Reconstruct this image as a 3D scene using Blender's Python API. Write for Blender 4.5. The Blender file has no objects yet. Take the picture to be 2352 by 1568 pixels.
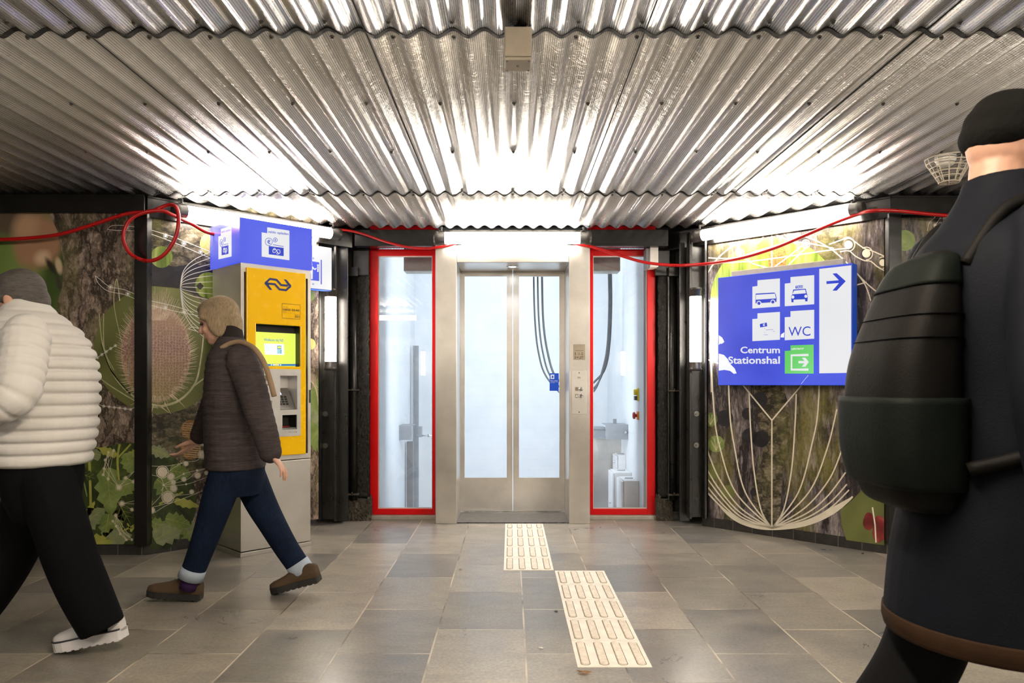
import bpy, bmesh, math, random
from mathutils import Vector, Matrix
from mathutils.geometry import tessellate_polygon

random.seed(7)
SC = bpy.context.scene
COL = SC.collection
PI = math.pi

# ------------------------------------------------------------------ camera, world, exposure
F, CX, HY, H = 1695.0, 1172.0, 880.0, 1.12      # focal length in px, vanishing point, eye height
cam = bpy.data.cameras.new('camera')
cam.sensor_width = 36.0
cam.lens = 36.0 * F / 2352
cam.shift_x = (1176 - CX) / 2352
cam.shift_y = (HY - 784) / 2352
cam.clip_start = 0.05
cam.dof.use_dof = True
cam.dof.focus_distance = 5.2
cam.dof.aperture_fstop = 8.0
camo = bpy.data.objects.new('camera', cam)
camo.location = (0, 0, H)
camo.rotation_euler = (PI / 2, 0, 0)
COL.objects.link(camo)
SC.camera = camo

W = bpy.data.worlds.new('world')
SC.world = W
W.use_nodes = True
W.node_tree.nodes['Background'].inputs[0].default_value = (1.0, 0.86, 0.7, 1)
W.node_tree.nodes['Background'].inputs[1].default_value = 0.05
SC.view_settings.view_transform = 'Standard'
SC.view_settings.look = 'None'
SC.view_settings.gamma = 1.0
SC.view_settings.use_curve_mapping = False
SC.view_settings.exposure = 0.6
TUBE = 37.0          # radiance of the fluorescent tubes beside the lift
REAR = 30.0          # radiance of the tubes on the other side of the passage
SIDE_FILL = 95.0          # radiance of the added fill tubes across the passage on the right
MID_FILL = 105.0          # radiance of the added fill tube along the middle of the passage ceiling
WARM = (1.0, 0.90, 0.77)
SHAFT_W = 51.0       # watts of the cool shaft lighting, added hidden strips included

# ------------------------------------------------------------------ materials
def s2l(c):
    return tuple(((x / 255) / 12.92 if x / 255 <= 0.04045 else ((x / 255 + 0.055) / 1.055) ** 2.4) for x in c)

class NT:
    def __init__(self, name):
        self.m = bpy.data.materials.new(name)
        self.m.use_nodes = True
        self.t = self.m.node_tree
        self.b = self.t.nodes['Principled BSDF']
        self._c = None
    def n(self, typ, **kw):
        nd = self.t.nodes.new(typ)
        for k, v in kw.items():
            if k.startswith('_'):
                setattr(nd, k[1:], v)
            else:
                key = int(k[1:]) if k[0] == 'i' and k[1:].isdigit() else k.replace('__', ' ')
                if isinstance(v, bpy.types.NodeSocket):
                    self.t.links.new(v, nd.inputs[key])
                else:
                    nd.inputs[key].default_value = v
        return nd
    def l(self, a, b):
        self.t.links.new(a, b)
    def co(self):
        if self._c is None:
            self._c = self.t.nodes.new('ShaderNodeTexCoord')
        return self._c.outputs['Object']
    def mapped(self, scale=(1, 1, 1), loc=(0, 0, 0), rot=(0, 0, 0)):
        return self.n('ShaderNodeMapping', Vector=self.co(), Scale=scale, Location=loc, Rotation=rot).outputs[0]
    def noise(self, scale, detail=4, vec=None, rough=0.55, dist=0.0):
        return self.n('ShaderNodeTexNoise', Vector=vec or self.co(), Scale=scale, Detail=detail, Roughness=rough, Distortion=dist).outputs['Fac']
    def ramp(self, fac, stops):
        r = self.n('ShaderNodeValToRGB', Fac=fac)
        e = r.color_ramp.elements
        while len(e) < len(stops):
            e.new(0.5)
        for el, (p, c) in zip(e, stops):
            el.position = p
            el.color = (*c, 1) if len(c) == 3 else c
        return r.outputs['Color']
    def mix(self, fac, a, b, mode='MIX'):
        nd = self.t.nodes.new('ShaderNodeMix')
        nd.data_type = 'RGBA'
        nd.blend_type = mode
        for key, v in ((0, fac), (6, a), (7, b)):
            if isinstance(v, bpy.types.NodeSocket):
                self.l(v, nd.inputs[key])
            elif key == 0:
                nd.inputs[0].default_value = v
            else:
                nd.inputs[key].default_value = (*v, 1)
        return nd.outputs[2]
    def math(self, op, a, b=0.0, c=0.0):
        nd = self.t.nodes.new('ShaderNodeMath')
        nd.operation = op
        for i, v in enumerate((a, b, c)):
            if isinstance(v, bpy.types.NodeSocket):
                self.l(v, nd.inputs[i])
            else:
                nd.inputs[i].default_value = v
        return nd.outputs[0]
    def bump(self, h, strength=0.3, dist=0.01):
        bp = self.n('ShaderNodeBump', Height=h, Strength=strength, Distance=dist)
        self.l(bp.outputs[0], self.b.inputs['Normal'])
    def set(self, **kw):
        for k, v in kw.items():
            k = {'col': 'Base Color', 'rough': 'Roughness', 'metal': 'Metallic', 'spec': 'Specular IOR Level',
                 'ecol': 'Emission Color', 'estr': 'Emission Strength', 'coat': 'Coat Weight', 'sheen': 'Sheen Weight'}.get(k, k)
            if isinstance(v, bpy.types.NodeSocket):
                self.l(v, self.b.inputs[k])
            else:
                self.b.inputs[k].default_value = (*v, 1) if isinstance(v, tuple) and len(v) == 3 else v
        return self

def plain(name, col, rough=0.5, metal=0.0, var=0.12, scale=18.0, bump=0.0, spec=0.5):
    """a paint / plastic / cloth colour broken up by noise"""
    t = NT(name)
    n = t.noise(scale, 5)
    lo = tuple(max(0, c * (1 - var)) for c in col)
    hi = tuple(min(1, c * (1 + var)) for c in col)
    t.set(col=t.ramp(n, [(0.3, lo), (0.7, hi)]), metal=metal, spec=spec)
    t.set(rough=t.math('MULTIPLY_ADD', n, 0.16, rough - 0.08))
    if bump:
        t.bump(t.noise(scale * 6, 3), bump, 0.004)
    return t.m

def glow(name, col, strength, base=None, rough=0.35):
    t = NT(name)
    t.set(col=base or tuple(c * 0.5 for c in col), rough=rough, ecol=col, estr=strength)
    return t.m

M = {}
# corrugated perforated aluminium sheet of the ceiling
t = NT('perforated_aluminium')
sx = t.n('ShaderNodeSeparateXYZ', Vector=t.co())
k = 2 * PI / 0.0072
row = t.math('MULTIPLY_ADD', t.math('SINE', t.math('MULTIPLY', sx.outputs[0], k)), 0.5, 0.5)
col_ = t.math('MULTIPLY_ADD', t.math('SINE', t.math('MULTIPLY', sx.outputs[1], k)), 0.35, 0.65)
dots = t.math('MULTIPLY', t.math('MULTIPLY', row, row), t.math('MULTIPLY', col_, 0.92))
big = t.noise(2.2, 4)
colr = t.ramp(big, [(0.3, (0.74, 0.73, 0.71)), (0.7, (0.86, 0.85, 0.83))])
t.set(col=t.mix(dots, colr, (0.13, 0.12, 0.11)), metal=0.62, rough=t.math('MULTIPLY_ADD', t.noise(60, 3), 0.10, 0.15))
t.bump(t.math('ADD', t.noise(1.0, 2, vec=t.mapped((14.0, 300.0, 14.0))), t.math('MULTIPLY', t.noise(150, 2), 0.3)), 1.0, 0.0034)
M['ceil'] = t.m
M['sealstrip'] = plain('black_seal_strip', (0.012, 0.011, 0.010), 0.6)
M['screw'] = plain('zinc_screw', (0.20, 0.19, 0.17), 0.4, 0.9)

# slate floor slabs, laid in a half bond
t = NT('slate_slabs')
vec = t.n('ShaderNodeVectorMath', _operation='ADD', i0=t.co(), i1=(0, 0, 0)).outputs[0]
sp = t.n('ShaderNodeSeparateXYZ', Vector=vec)
cb = t.n('ShaderNodeCombineXYZ', X=t.math('SUBTRACT', sp.outputs[1], 3.358 - 12.0), Y=t.math('SUBTRACT', sp.outputs[0], 0.063 - 0.3925 * 40), Z=0.0)
br = t.n('ShaderNodeTexBrick', Vector=cb.outputs[0], Color1=(0, 0, 0, 1), Color2=(1, 1, 1, 1), Mortar=(0.5, 0.5, 0.5, 1), Scale=1.0)
br.inputs['Mortar Size'].default_value = 0.0042
br.inputs['Mortar Smooth'].default_value = 0.2
br.inputs['Brick Width'].default_value = 0.6
br.inputs['Row Height'].default_value = 0.3925
br.offset = 0.5
br.offset_frequency = 2
slab = t.ramp(br.outputs['Color'], [(0.0, (0.150, 0.146, 0.139)), (0.5, (0.185, 0.176, 0.162)), (1.0, (0.235, 0.222, 0.200))])
cloud = t.noise(2.6, 8, rough=0.66, dist=0.8)
fine = t.noise(70, 5, rough=0.75)
slab = t.mix(t.ramp(cloud, [(0.32, (0, 0, 0)), (0.68, (0.85, 0.85, 0.85))]), slab, (0.285, 0.255, 0.205))
stain = t.ramp(t.noise(5.0, 7, vec=t.mapped((1.0, 1.8, 1)), rough=0.65, dist=0.3), [(0.28, (1, 1, 1)), (0.56, (0, 0, 0))])
slab = t.mix(t.math('MULTIPLY', stain, 0.45), slab, (0.105, 0.102, 0.100))
slab = t.mix(0.62, slab, t.ramp(fine, [(0.28, (0.22, 0.22, 0.22)), (0.72, (0.80, 0.80, 0.80))]), 'OVERLAY')
scuff = t.ramp(t.noise(1.5, 8, vec=t.mapped((1.3, 2.6, 1)), rough=0.75, dist=1.2), [(0.47, (0, 0, 0)), (0.70, (1, 1, 1))])
scuff = t.math('MULTIPLY', scuff, t.ramp(t.noise(120, 3, rough=0.7), [(0.44, (0, 0, 0)), (0.62, (1, 1, 1))]))
near = t.n('ShaderNodeMapRange', Value=sp.outputs[1])
near.inputs[1].default_value, near.inputs[2].default_value = 4.0, 5.8
scuff = t.math('MULTIPLY', scuff, t.math('MULTIPLY_ADD', near.outputs[0], 0.55, 0.22))
slab = t.mix(scuff, slab, (0.58, 0.55, 0.50))
speck = t.ramp(t.noise(42, 1), [(0.775, (0, 0, 0)), (0.80, (1, 1, 1))])
slab = t.mix(t.math('MULTIPLY', speck, 0.6), slab, (0.07, 0.055, 0.04))
slab = t.mix(1.0, slab, t.ramp(br.outputs['Color'], [(0.0, (0.74, 0.75, 0.78)), (0.5, (0.95, 0.94, 0.92)), (1.0, (1.12, 1.10, 1.06))]), 'MULTIPLY')
t.set(col=t.mix(br.outputs['Fac'], slab, t.ramp(t.noise(2.2, 5), [(0.40, (0.085, 0.066, 0.048)), (0.58, (0.50, 0.43, 0.34))])), spec=0.5)
t.set(rough=t.math('MULTIPLY_ADD', cloud, 0.26, 0.19))
hgt = t.math('SUBTRACT', t.math('MULTIPLY_ADD', fine, 0.10, t.math('MULTIPLY', cloud, 0.25)), br.outputs['Fac'])
t.bump(hgt, 0.30, 0.004)
M['floor'] = t.m

# black painted steel, chipped and dusty
t = NT('black_painted_steel')
n1, n2 = t.noise(9, 6), t.noise(120, 3)
chip = t.ramp(n2, [(0.70, (0, 0, 0)), (0.76, (1, 1, 1))])
dust = t.ramp(t.noise(14, 7, vec=t.mapped((1, 1, 0.25)), rough=0.7), [(0.55, (0, 0, 0)), (0.78, (1, 1, 1))])
c = t.mix(t.math('MULTIPLY', dust, 0.45), t.ramp(n1, [(0.3, (0.006, 0.006, 0.0055)), (0.75, (0.015, 0.014, 0.012))]), (0.085, 0.07, 0.052))
t.set(col=t.mix(t.math('MULTIPLY', chip, 0.5), c, (0.20, 0.18, 0.15)), rough=t.math('MULTIPLY_ADD', n1, 0.25, 0.18))
t.bump(t.noise(60, 4), 0.15, 0.004)
M['blk'] = t.m
M['blkplain'] = plain('black_painted_beam', (0.006, 0.0055, 0.005), 0.22, var=0.2, bump=0.03)
M['dark'] = plain('dark_wall', (0.012, 0.012, 0.012), 0.8)
M['rearwall'] = plain('dim_rear_wall', (0.12, 0.11, 0.095), 0.8)
t = NT('rough_black_masonry')
n1 = t.noise(26, 8, rough=0.7)
t.set(col=t.ramp(t.noise(38, 6, rough=0.75), [(0.35, (0.010, 0.0095, 0.009)), (0.63, (0.035, 0.03, 0.025)), (0.72, (0.20, 0.17, 0.13))]), rough=0.75)
t.bump(n1, 1.0, 0.05)
M['masonry'] = t.m
t = NT('crumbling_concrete')
n1 = t.noise(30, 8, rough=0.72)
t.set(col=t.ramp(n1, [(0.3, (0.03, 0.027, 0.022)), (0.55, (0.15, 0.125, 0.09)), (0.75, (0.30, 0.27, 0.21))]), rough=0.9)
t.bump(n1, 1.0, 0.05)
M['concrete'] = t.m

t = NT('skirting_tile')
n1 = t.noise(20, 5)
t.set(col=t.ramp(n1, [(0.3, (0.014, 0.013, 0.012)), (0.7, (0.034, 0.031, 0.027))]), rough=0.38)
M['skirt'] = t.m
M['grout'] = plain('skirting_grout', (0.22, 0.19, 0.15), 0.9)

def brushed(name, col, rough, axis=2, var=0.12):
    t = NT(name)
    sc = [160, 160, 160]
    sc[axis] = 2.5
    g = t.noise(1.0, 3, vec=t.mapped(tuple(sc)))
    w = t.noise(4.0, 6, rough=0.6)
    c = t.ramp(w, [(0.3, tuple(x * (1 - var) for x in col)), (0.7, tuple(min(1, x * (1 + var)) for x in col))])
    t.set(col=c, metal=1.0, rough=t.math('MULTIPLY_ADD', w, 0.14, t.math('MULTIPLY_ADD', g, 0.10, rough - 0.12)))
    t.bump(g, 0.05, 0.002)
    return t.m
M['steel'] = brushed('brushed_steel', (0.66, 0.63, 0.585), 0.33)
M['steeld'] = brushed('brushed_door_steel', (0.68, 0.655, 0.62), 0.36)
M['steelk'] = brushed('kiosk_steel', (0.72, 0.69, 0.64), 0.44, var=0.08)
M['chrome'] = plain('chrome', (0.75, 0.75, 0.75), 0.16, 1.0)
M['plate'] = plain('bronze_plate', (0.36, 0.31, 0.24), 0.42, 0.9)
M['threshold'] = plain('scuffed_threshold', (0.13, 0.135, 0.15), 0.34, 0.75, var=0.45, scale=26)
M['red'] = plain('red_lacquer', s2l((206, 2, 8)), 0.34, var=0.03, spec=0.3)
M['redcable'] = plain('red_cable_sheath', s2l((172, 8, 12)), 0.30, var=0.08)
M['endcap'] = plain('lamp_end_cap', (0.035, 0.031, 0.027), 0.38, var=0.15)
M['clip'] = plain('lamp_clip', (0.02, 0.019, 0.018), 0.45)
M['tube'] = glow('tube_diffuser', WARM, TUBE, (0.8, 0.8, 0.8))
M['midfill'] = glow('middle_fill_diffuser', (1.0, 0.84, 0.65), MID_FILL, (0.8, 0.8, 0.8))
M['sidefill'] = glow('side_fill_diffuser', WARM, SIDE_FILL, (0.8, 0.8, 0.8))
M['reartube'] = glow('rear_tube_diffuser', WARM, REAR, (0.8, 0.8, 0.8))
M['spot'] = glow('downlight_lens', (0.85, 0.95, 1.0), 25.0, (0.8, 0.8, 0.8))

def glass(name, tint, refl):
    t = NT(name)
    t.t.nodes.remove(t.b)
    tr = t.n('ShaderNodeBsdfTransparent', Color=(*tint, 1))
    gl = t.n('ShaderNodeBsdfGlossy', Roughness=0.01)
    fr = t.n('ShaderNodeFresnel', IOR=1.5)
    f2 = t.math('MULTIPLY', fr.outputs[0], refl)
    mx = t.n('ShaderNodeMixShader', i0=f2, i1=tr.outputs[0], i2=gl.outputs[0])
    t.l(mx.outputs[0], t.t.nodes['Material Output'].inputs[0])
    return t.m
M['glass'] = glass('window_glass', (0.93, 0.96, 0.975), 1.6)
M['doorglass'] = glass('door_glass', (0.94, 0.965, 0.98), 0.9)

# white painted shaft lining with faint board joints
t = NT('white_shaft_lining')
n1 = t.noise(5, 5)
wv = t.n('ShaderNodeTexWave', Vector=t.mapped((0, 0, 1)), Scale=2.6, Distortion=0.0)
wv.bands_direction = 'Z'
ln = t.ramp(wv.outputs['Fac'], [(0.0, (1, 1, 1)), (0.012, (0, 0, 0))])
c = t.ramp(n1, [(0.3, (0.66, 0.69, 0.73)), (0.7, (0.73, 0.75, 0.78))])
t.set(col=t.mix(t.math('MULTIPLY', ln, 0.10), c, (0.45, 0.46, 0.48)), rough=0.6)
t.bump(n1, 0.08, 0.01)
M['shaft'] = t.m
M['shaftgrey'] = plain('grey_shaft_metal', (0.27, 0.285, 0.31), 0.45, 0.0, var=0.08)
M['shaftdark'] = plain('dull_shaft_metal', (0.19, 0.18, 0.185), 0.5, 0.0, var=0.1)
M['cabinet'] = plain('white_cabinet_paint', (0.70, 0.70, 0.72), 0.4, var=0.04)
M['cable'] = plain('dark_grey_cable', (0.05, 0.055, 0.065), 0.4)
M['yellow'] = plain('signal_yellow', s2l((250, 225, 20)), 0.4, var=0.05)
M['orange'] = plain('signal_orange', s2l((245, 150, 15)), 0.4, var=0.05)
M['mushroom'] = plain('mushroom_red', s2l((190, 30, 40)), 0.35)
M['beige'] = plain('beige_plastic', (0.46, 0.40, 0.31), 0.5, var=0.08)
M['white'] = plain('white_plastic', (0.72, 0.70, 0.65), 0.45, var=0.05)
M['cage'] = plain('cream_wire', (0.55, 0.49, 0.40), 0.45)
M['tactile'] = plain('cream_tactile_tile', (0.80, 0.755, 0.67), 0.55, var=0.10, scale=12, bump=0.05)
t = NT('tactile_rib')
d = t.ramp(t.noise(45, 6, rough=0.7), [(0.38, (0.62, 0.54, 0.43)), (0.6, (0.76, 0.70, 0.60))])
t.set(col=d, rough=0.55)
M['rib'] = t.m
M['dirt'] = plain('trodden_dirt', (0.20, 0.16, 0.11), 0.9, var=0.4, scale=60)
M['leafbrown'] = plain('dry_leaf', (0.22, 0.12, 0.05), 0.7, var=0.35, scale=60)
M['litter'] = plain('dark_litter', (0.035, 0.028, 0.022), 0.8)

M['kyellow'] = plain('ticket_machine_yellow', s2l((255, 199, 0)), 0.26, var=0.02)
M['navy'] = plain('navy_print', s2l((36, 48, 112)), 0.4, var=0.04)
M['ink'] = plain('dark_print', s2l((60, 44, 12)), 0.45, var=0.04)
M['facia'] = plain('silver_facia', (0.72, 0.70, 0.67), 0.38, 0.55, var=0.04)
M['recess'] = plain('dark_recess', (0.016, 0.016, 0.013), 0.35)
M['keys'] = plain('steel_keys', (0.30, 0.29, 0.27), 0.4, 0.7)
M['screen'] = glow('screen_lime', s2l((216, 236, 92)), 0.62)
M['screenw'] = glow('screen_white', s2l((240, 250, 252)), 0.62)
M['screenb'] = glow('screen_blue', s2l((50, 120, 190)), 0.55)
M['screenp'] = glow('screen_pale', s2l((150, 205, 215)), 0.57)
M['keyglow'] = glow('keypad_display', s2l((200, 215, 255)), 1.0)
M['amber'] = glow('amber_led', s2l((255, 170, 30)), 2.0)
def backlit(name, c0, c1, strength):
    t = NT(name)
    n = t.noise(1.7, 2)
    c = t.ramp(n, [(0.3, c0), (0.7, c1)])
    t.set(col=(0.05, 0.05, 0.06), ecol=c, estr=strength, rough=0.22)
    return t.m
M['blue'] = backlit('backlit_blue', s2l((20, 54, 208)), s2l((56, 84, 232)), 0.62)
M['lblue'] = backlit('kiosk_backlit_blue', s2l((52, 74, 228)), s2l((76, 98, 238)), 0.62)
M['bwhite'] = backlit('backlit_white', s2l((232, 234, 236)), s2l((240, 241, 243)), 0.60)
M['bgreen'] = backlit('backlit_green', s2l((70, 200, 60)), s2l((120, 225, 130)), 0.60)
M['pblue'] = glow('pictogram_blue', s2l((36, 58, 186)), 0.53)
M['stickerblue'] = plain('sticker_blue', s2l((0, 74, 196)), 0.4, var=0.03)
M['stickerwhite'] = plain('sticker_white', (0.8, 0.82, 0.86), 0.4, var=0.03)
M['signgrey'] = plain('sign_bracket_grey', (0.40, 0.37, 0.32), 0.4, 0.4)
M['peel'] = glow('bare_lit_acrylic', s2l((214, 220, 238)), 0.55)

# ------------------------------------------------------------------ mesh helpers
def at(px, py, Y):
    """the place on the ray through a picture point that lies Y metres ahead of the tripod"""
    return Vector(((px - CX) / F * Y, Y, H - (py - HY) / F * Y))

def wloc(o):
    return Vector(o['_loc']) if o is not None and '_loc' in o else Vector((0, 0, 0))

class MB:
    def __init__(self):
        self.v, self.f, self.mi, self.sm = [], [], [], []
    def add(self, vs, fs, mi=0, smooth=False):
        b = len(self.v)
        self.v += [tuple(v) for v in vs]
        for f in fs:
            self.f.append([i + b for i in f])
            self.mi.append(mi)
            self.sm.append(smooth)
        return self
    def box(self, a, b, mi=0):
        x0, y0, z0 = a
        x1, y1, z1 = b
        vs = [(x, y, z) for z in (z0, z1) for y in (y0, y1) for x in (x0, x1)]
        return self.add(vs, [(0, 2, 3, 1), (4, 5, 7, 6), (0, 1, 5, 4), (2, 6, 7, 3), (0, 4, 6, 2), (1, 3, 7, 5)], mi)
    def tube(self, path, r, seg=10, mi=0, cap=True):
        path = [Vector(p) for p in path]
        rr = r if isinstance(r, (list, tuple)) else [r] * len(path)
        T = []
        for i in range(len(path)):
            a, b = path[max(i - 1, 0)], path[min(i + 1, len(path) - 1)]
            T.append((b - a).normalized())
        up = Vector((0, 0, 1)) if abs(T[0].z) < 0.9 else Vector((1, 0, 0))
        A = T[0].cross(up).normalized()
        rings = []
        for i, p in enumerate(path):
            if i:
                A = (A - T[i] * A.dot(T[i])).normalized()
            B = T[i].cross(A)
            rings.append([p + (A * math.cos(2 * PI * j / seg) + B * math.sin(2 * PI * j / seg)) * rr[i] for j in range(seg)])
        return self.rings(rings, cap, mi)
    def rings(self, rings, cap=True, mi=0, smooth=True):
        seg = len(rings[0])
        vs = [v for r in rings for v in r]
        fs = []
        for i in range(len(rings) - 1):
            for j in range(seg):
                k2 = (j + 1) % seg
                fs.append((i * seg + j, i * seg + k2, (i + 1) * seg + k2, (i + 1) * seg + j))
        self.add(vs, fs, mi, smooth)
        if cap:
            n0 = len(self.v) - len(vs)
            self.f.append([n0 + j for j in range(seg)][::-1]); self.mi.append(mi); self.sm.append(False)
            e = n0 + (len(rings) - 1) * seg
            self.f.append([e + j for j in range(seg)]); self.mi.append(mi); self.sm.append(False)
        return self
    def ell(self, c, ax, ay, az, nu=20, nv=12, mi=0):
        c, ax, ay, az = map(Vector, (c, ax, ay, az))
        rings = []
        for i in range(nv + 1):
            th = PI * (0.02 + 0.96 * i / nv)
            rings.append([c + az * -math.cos(th) + (ax * math.cos(2 * PI * j / nu) + ay * math.sin(2 * PI * j / nu)) * math.sin(th) for j in range(nu)])
        return self.rings(rings, True, mi)
    def build(self, name, mats, parent=None, bevel=0.0, seg=2, origin=None):
        me = bpy.data.meshes.new(name)
        vs = self.v
        o = bpy.data.objects.new(name, me)
        if parent is not None:
            L = wloc(parent)
            o.parent = parent
        else:
            if origin == 'world':
                L = Vector((0, 0, 0))
            elif origin is not None:
                L = Vector(origin)
            else:
                xs, ys, zs = zip(*vs)
                L = Vector(((min(xs) + max(xs)) / 2, (min(ys) + max(ys)) / 2, min(zs)))
            o.location = L
        o['_loc'] = tuple(L)
        me.from_pydata([(v[0] - L.x, v[1] - L.y, v[2] - L.z) for v in vs], [], self.f)
        for m in (mats if isinstance(mats, (list, tuple)) else [mats]):
            me.materials.append(m)
        me.polygons.foreach_set('material_index', self.mi)
        me.polygons.foreach_set('use_smooth', self.sm)
        bm = bmesh.new()
        bm.from_mesh(me)
        bmesh.ops.recalc_face_normals(bm, faces=bm.faces) if bevel else None
        if bevel:
            ed = [e for e in bm.edges if len(e.link_faces) == 2 and e.calc_face_angle(0) > 0.6]
            bmesh.ops.bevel(bm, geom=ed, offset=bevel, segments=seg, profile=0.6, affect='EDGES', clamp_overlap=True)
        bm.to_mesh(me)
        bm.free()
        me.update()
        COL.objects.link(o)
        return o

def thing(name, label, cat, loc, group=None):
    o = bpy.data.objects.new(name, None)
    o.empty_display_size = 0.1
    o.location = loc
    o['_loc'] = tuple(loc)
    COL.objects.link(o)
    return tag(o, label, cat, group)

def tag(o, label, cat, group=None):
    o['label'] = label
    o['category'] = cat
    if group:
        o['group'] = group
    return o

def struct(o):
    o['kind'] = 'structure'
    return o

def shell(name):
    o = bpy.data.objects.new(name, None)
    o['_loc'] = (0.0, 0.0, 0.0)
    COL.objects.link(o)
    return struct(o)

def dup(o, offset, parent=None):
    """copy a thing with its parts and sub-parts"""
    c = o.copy()
    COL.objects.link(c)
    if parent is None:
        c.location = o.location + Vector(offset)
        c['_loc'] = tuple(Vector(o['_loc']) + Vector(offset))
    else:
        c.parent = parent
    for ch in list(o.children):
        dup(ch, offset, c)
    return c

class Fr:
    """a vertical plane: o, a level direction u, its normal n towards the viewer"""
    def __init__(self, o, u):
        self.o = Vector((o[0], o[1], 0))
        self.u = Vector((u[0], u[1], 0)).normalized()
        self.n = Vector((self.u.y, -self.u.x, 0))
    def p(self, u, d, z):
        return self.o + self.u * u + self.n * d + Vector((0, 0, z))
    def uv(self, px, py, d=0.0):
        r = Vector(((px - CX) / F, 1, 0))
        oo = self.o + self.n * d
        k2 = oo.dot(self.n) / r.dot(self.n)
        q = r * k2
        return ((q - oo).dot(self.u), H - (py - HY) / F * q.y)
    def box(self, mb, u0, u1, d0, d1, z0, z1, mi=0):
        vs = [self.p(u, d, z) for z in (z0, z1) for d in (d0, d1) for u in (u0, u1)]
        return mb.add(vs, [(0, 2, 3, 1), (4, 5, 7, 6), (0, 1, 5, 4), (2, 6, 7, 3), (0, 4, 6, 2), (1, 3, 7, 5)], mi)

def catmull(pts, n=8, closed=False):
    out = []
    m = len(pts)
    if m < 3:
        return pts
    rng = range(m if closed else m - 1)
    for i in rng:
        if closed:
            P = [pts[(i + q) % m] for q in (-1, 0, 1, 2)]
        else:
            P = [pts[max(i - 1, 0)], pts[i], pts[i + 1], pts[min(i + 2, m - 1)]]
        for s in range(n):
            t = s / n
            out.append(tuple(0.5 * (2 * P[1][a] + (P[2][a] - P[0][a]) * t + (2 * P[0][a] - 5 * P[1][a] + 4 * P[2][a] - P[3][a]) * t * t +
                       (3 * P[1][a] - P[0][a] - 3 * P[2][a] + P[3][a]) * t ** 3) for a in range(len(P[1]))))
    if not closed:
        out.append(tuple(pts[-1]))
    return out

_tc = {}
def text_mesh(s, bold=0.0):
    key = (s, bold)
    if key not in _tc:
        cu = bpy.data.curves.new('lettering', 'FONT')
        cu.body = s
        cu.size = 1.0
        cu.offset = bold
        cu.resolution_u = 3
        ob = bpy.data.objects.new('lettering', cu)
        COL.objects.link(ob)
        dg = bpy.context.evaluated_depsgraph_get()
        me = bpy.data.meshes.new_from_object(ob.evaluated_get(dg))
        vs = [(v.co.x, v.co.y) for v in me.vertices]
        fs = [list(p.vertices) for p in me.polygons]
        bpy.data.objects.remove(ob)
        bpy.data.curves.remove(cu)
        bpy.data.meshes.remove(me)
        x0, x1 = min(v[0] for v in vs), max(v[0] for v in vs)
        y0, y1 = min(v[1] for v in vs), max(v[1] for v in vs)
        _tc[key] = ([((a - x0) / (x1 - x0), (b - y0) / (y1 - y0)) for a, b in vs], fs)
    return _tc[key]

class Canvas:
    """flat print on a plane: polygons, ribbons, discs and lettering, in layers a hair apart"""
    def __init__(self, fr, mats, d0=0.0, step=0.0004):
        self.fr, self.mats, self.d0, self.step = fr, mats, d0, step
        self.mb = MB()
    def ix(self, m):
        if m not in self.mats:
            self.mats.append(m)
        return self.mats.index(m)
    def q(self, pt, layer):
        u, z = self.fr.uv(pt[0], pt[1], self.d0)
        return self.fr.p(u, self.d0 + layer * self.step, z)
    def tri(self, vs3, m):
        tr = tessellate_polygon([vs3])
        fs = []
        for a, b, c in tr:
            nn = (vs3[b] - vs3[a]).cross(vs3[c] - vs3[a])
            fs.append((a, b, c) if nn.dot(self.fr.n) >= 0 else (a, c, b))
        self.mb.add(vs3, fs, self.ix(m))
    def poly(self, pts, m, layer=1):
        self.tri([self.q(p, layer) for p in pts], m)
    def rect(self, x0, y0, x1, y1, m, layer=1):
        self.poly([(x0, y0), (x1, y0), (x1, y1), (x0, y1)], m, layer)
    def disc(self, x, y, r, m, layer=1, ry=None, n=28):
        ry = ry or r
        self.poly([(x + r * math.cos(2 * PI * i / n), y + ry * math.sin(2 * PI * i / n)) for i in range(n)], m, layer)
    def ring(self, x, y, r, w, m, layer=1, ry=None, n=28, a0=0.0, a1=2 * PI):
        ry = ry or r
        pts = [(x + r * math.cos(a0 + (a1 - a0) * i / n), y + ry * math.sin(a0 + (a1 - a0) * i / n)) for i in range(n + 1)]
        self.line(pts, w, m, layer)
    def line(self, pts, w, m, layer=1):
        pts = [Vector((p[0], p[1])) for p in pts]
        ws = w if isinstance(w, (list, tuple)) else [w] * len(pts)
        L, R = [], []
        for i, p in enumerate(pts):
            a, b = pts[max(i - 1, 0)], pts[min(i + 1, len(pts) - 1)]
            t = b - a
            if t.length < 1e-6:
                t = Vector((1, 0))
            t.normalize()
            nn = Vector((-t.y, t.x)) * ws[i] / 2
            L.append(self.q(p + nn, layer))
            R.append(self.q(p - nn, layer))
        n = len(pts)
        fs = [(i, i + 1, n + i + 1, n + i) for i in range(n - 1)]
        self.mb.add(L + R, fs, self.ix(m))
    def curve(self, pts, w, m, layer=1, n=8):
        self.line(catmull(pts, n), w, m, layer)
    def text(self, s, tl, tr, bl, m, layer=2, bold=0.0):
        """lettering whose ink fills the picture box with corners tl, tr, bl"""
        vs, fs = text_mesh(s, bold)
        A = [self.q(p, layer) for p in (tl, tr, bl)]
        U, V = A[1] - A[0], A[2] - A[0]
        self.mb.add([A[0] + U * a + V * (1 - b) for a, b in vs], fs, self.ix(m))

R2 = math.sqrt(0.5)
FRONT = lambda Y: Fr((0, Y), (1, 0))
LWING = Fr((-2.378, 4.808), (R2, R2))          # left angled wall, u from its outer corner
RWING = Fr((1.494, 5.816), (R2, -R2))          # right angled wall, u from its inner end

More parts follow.
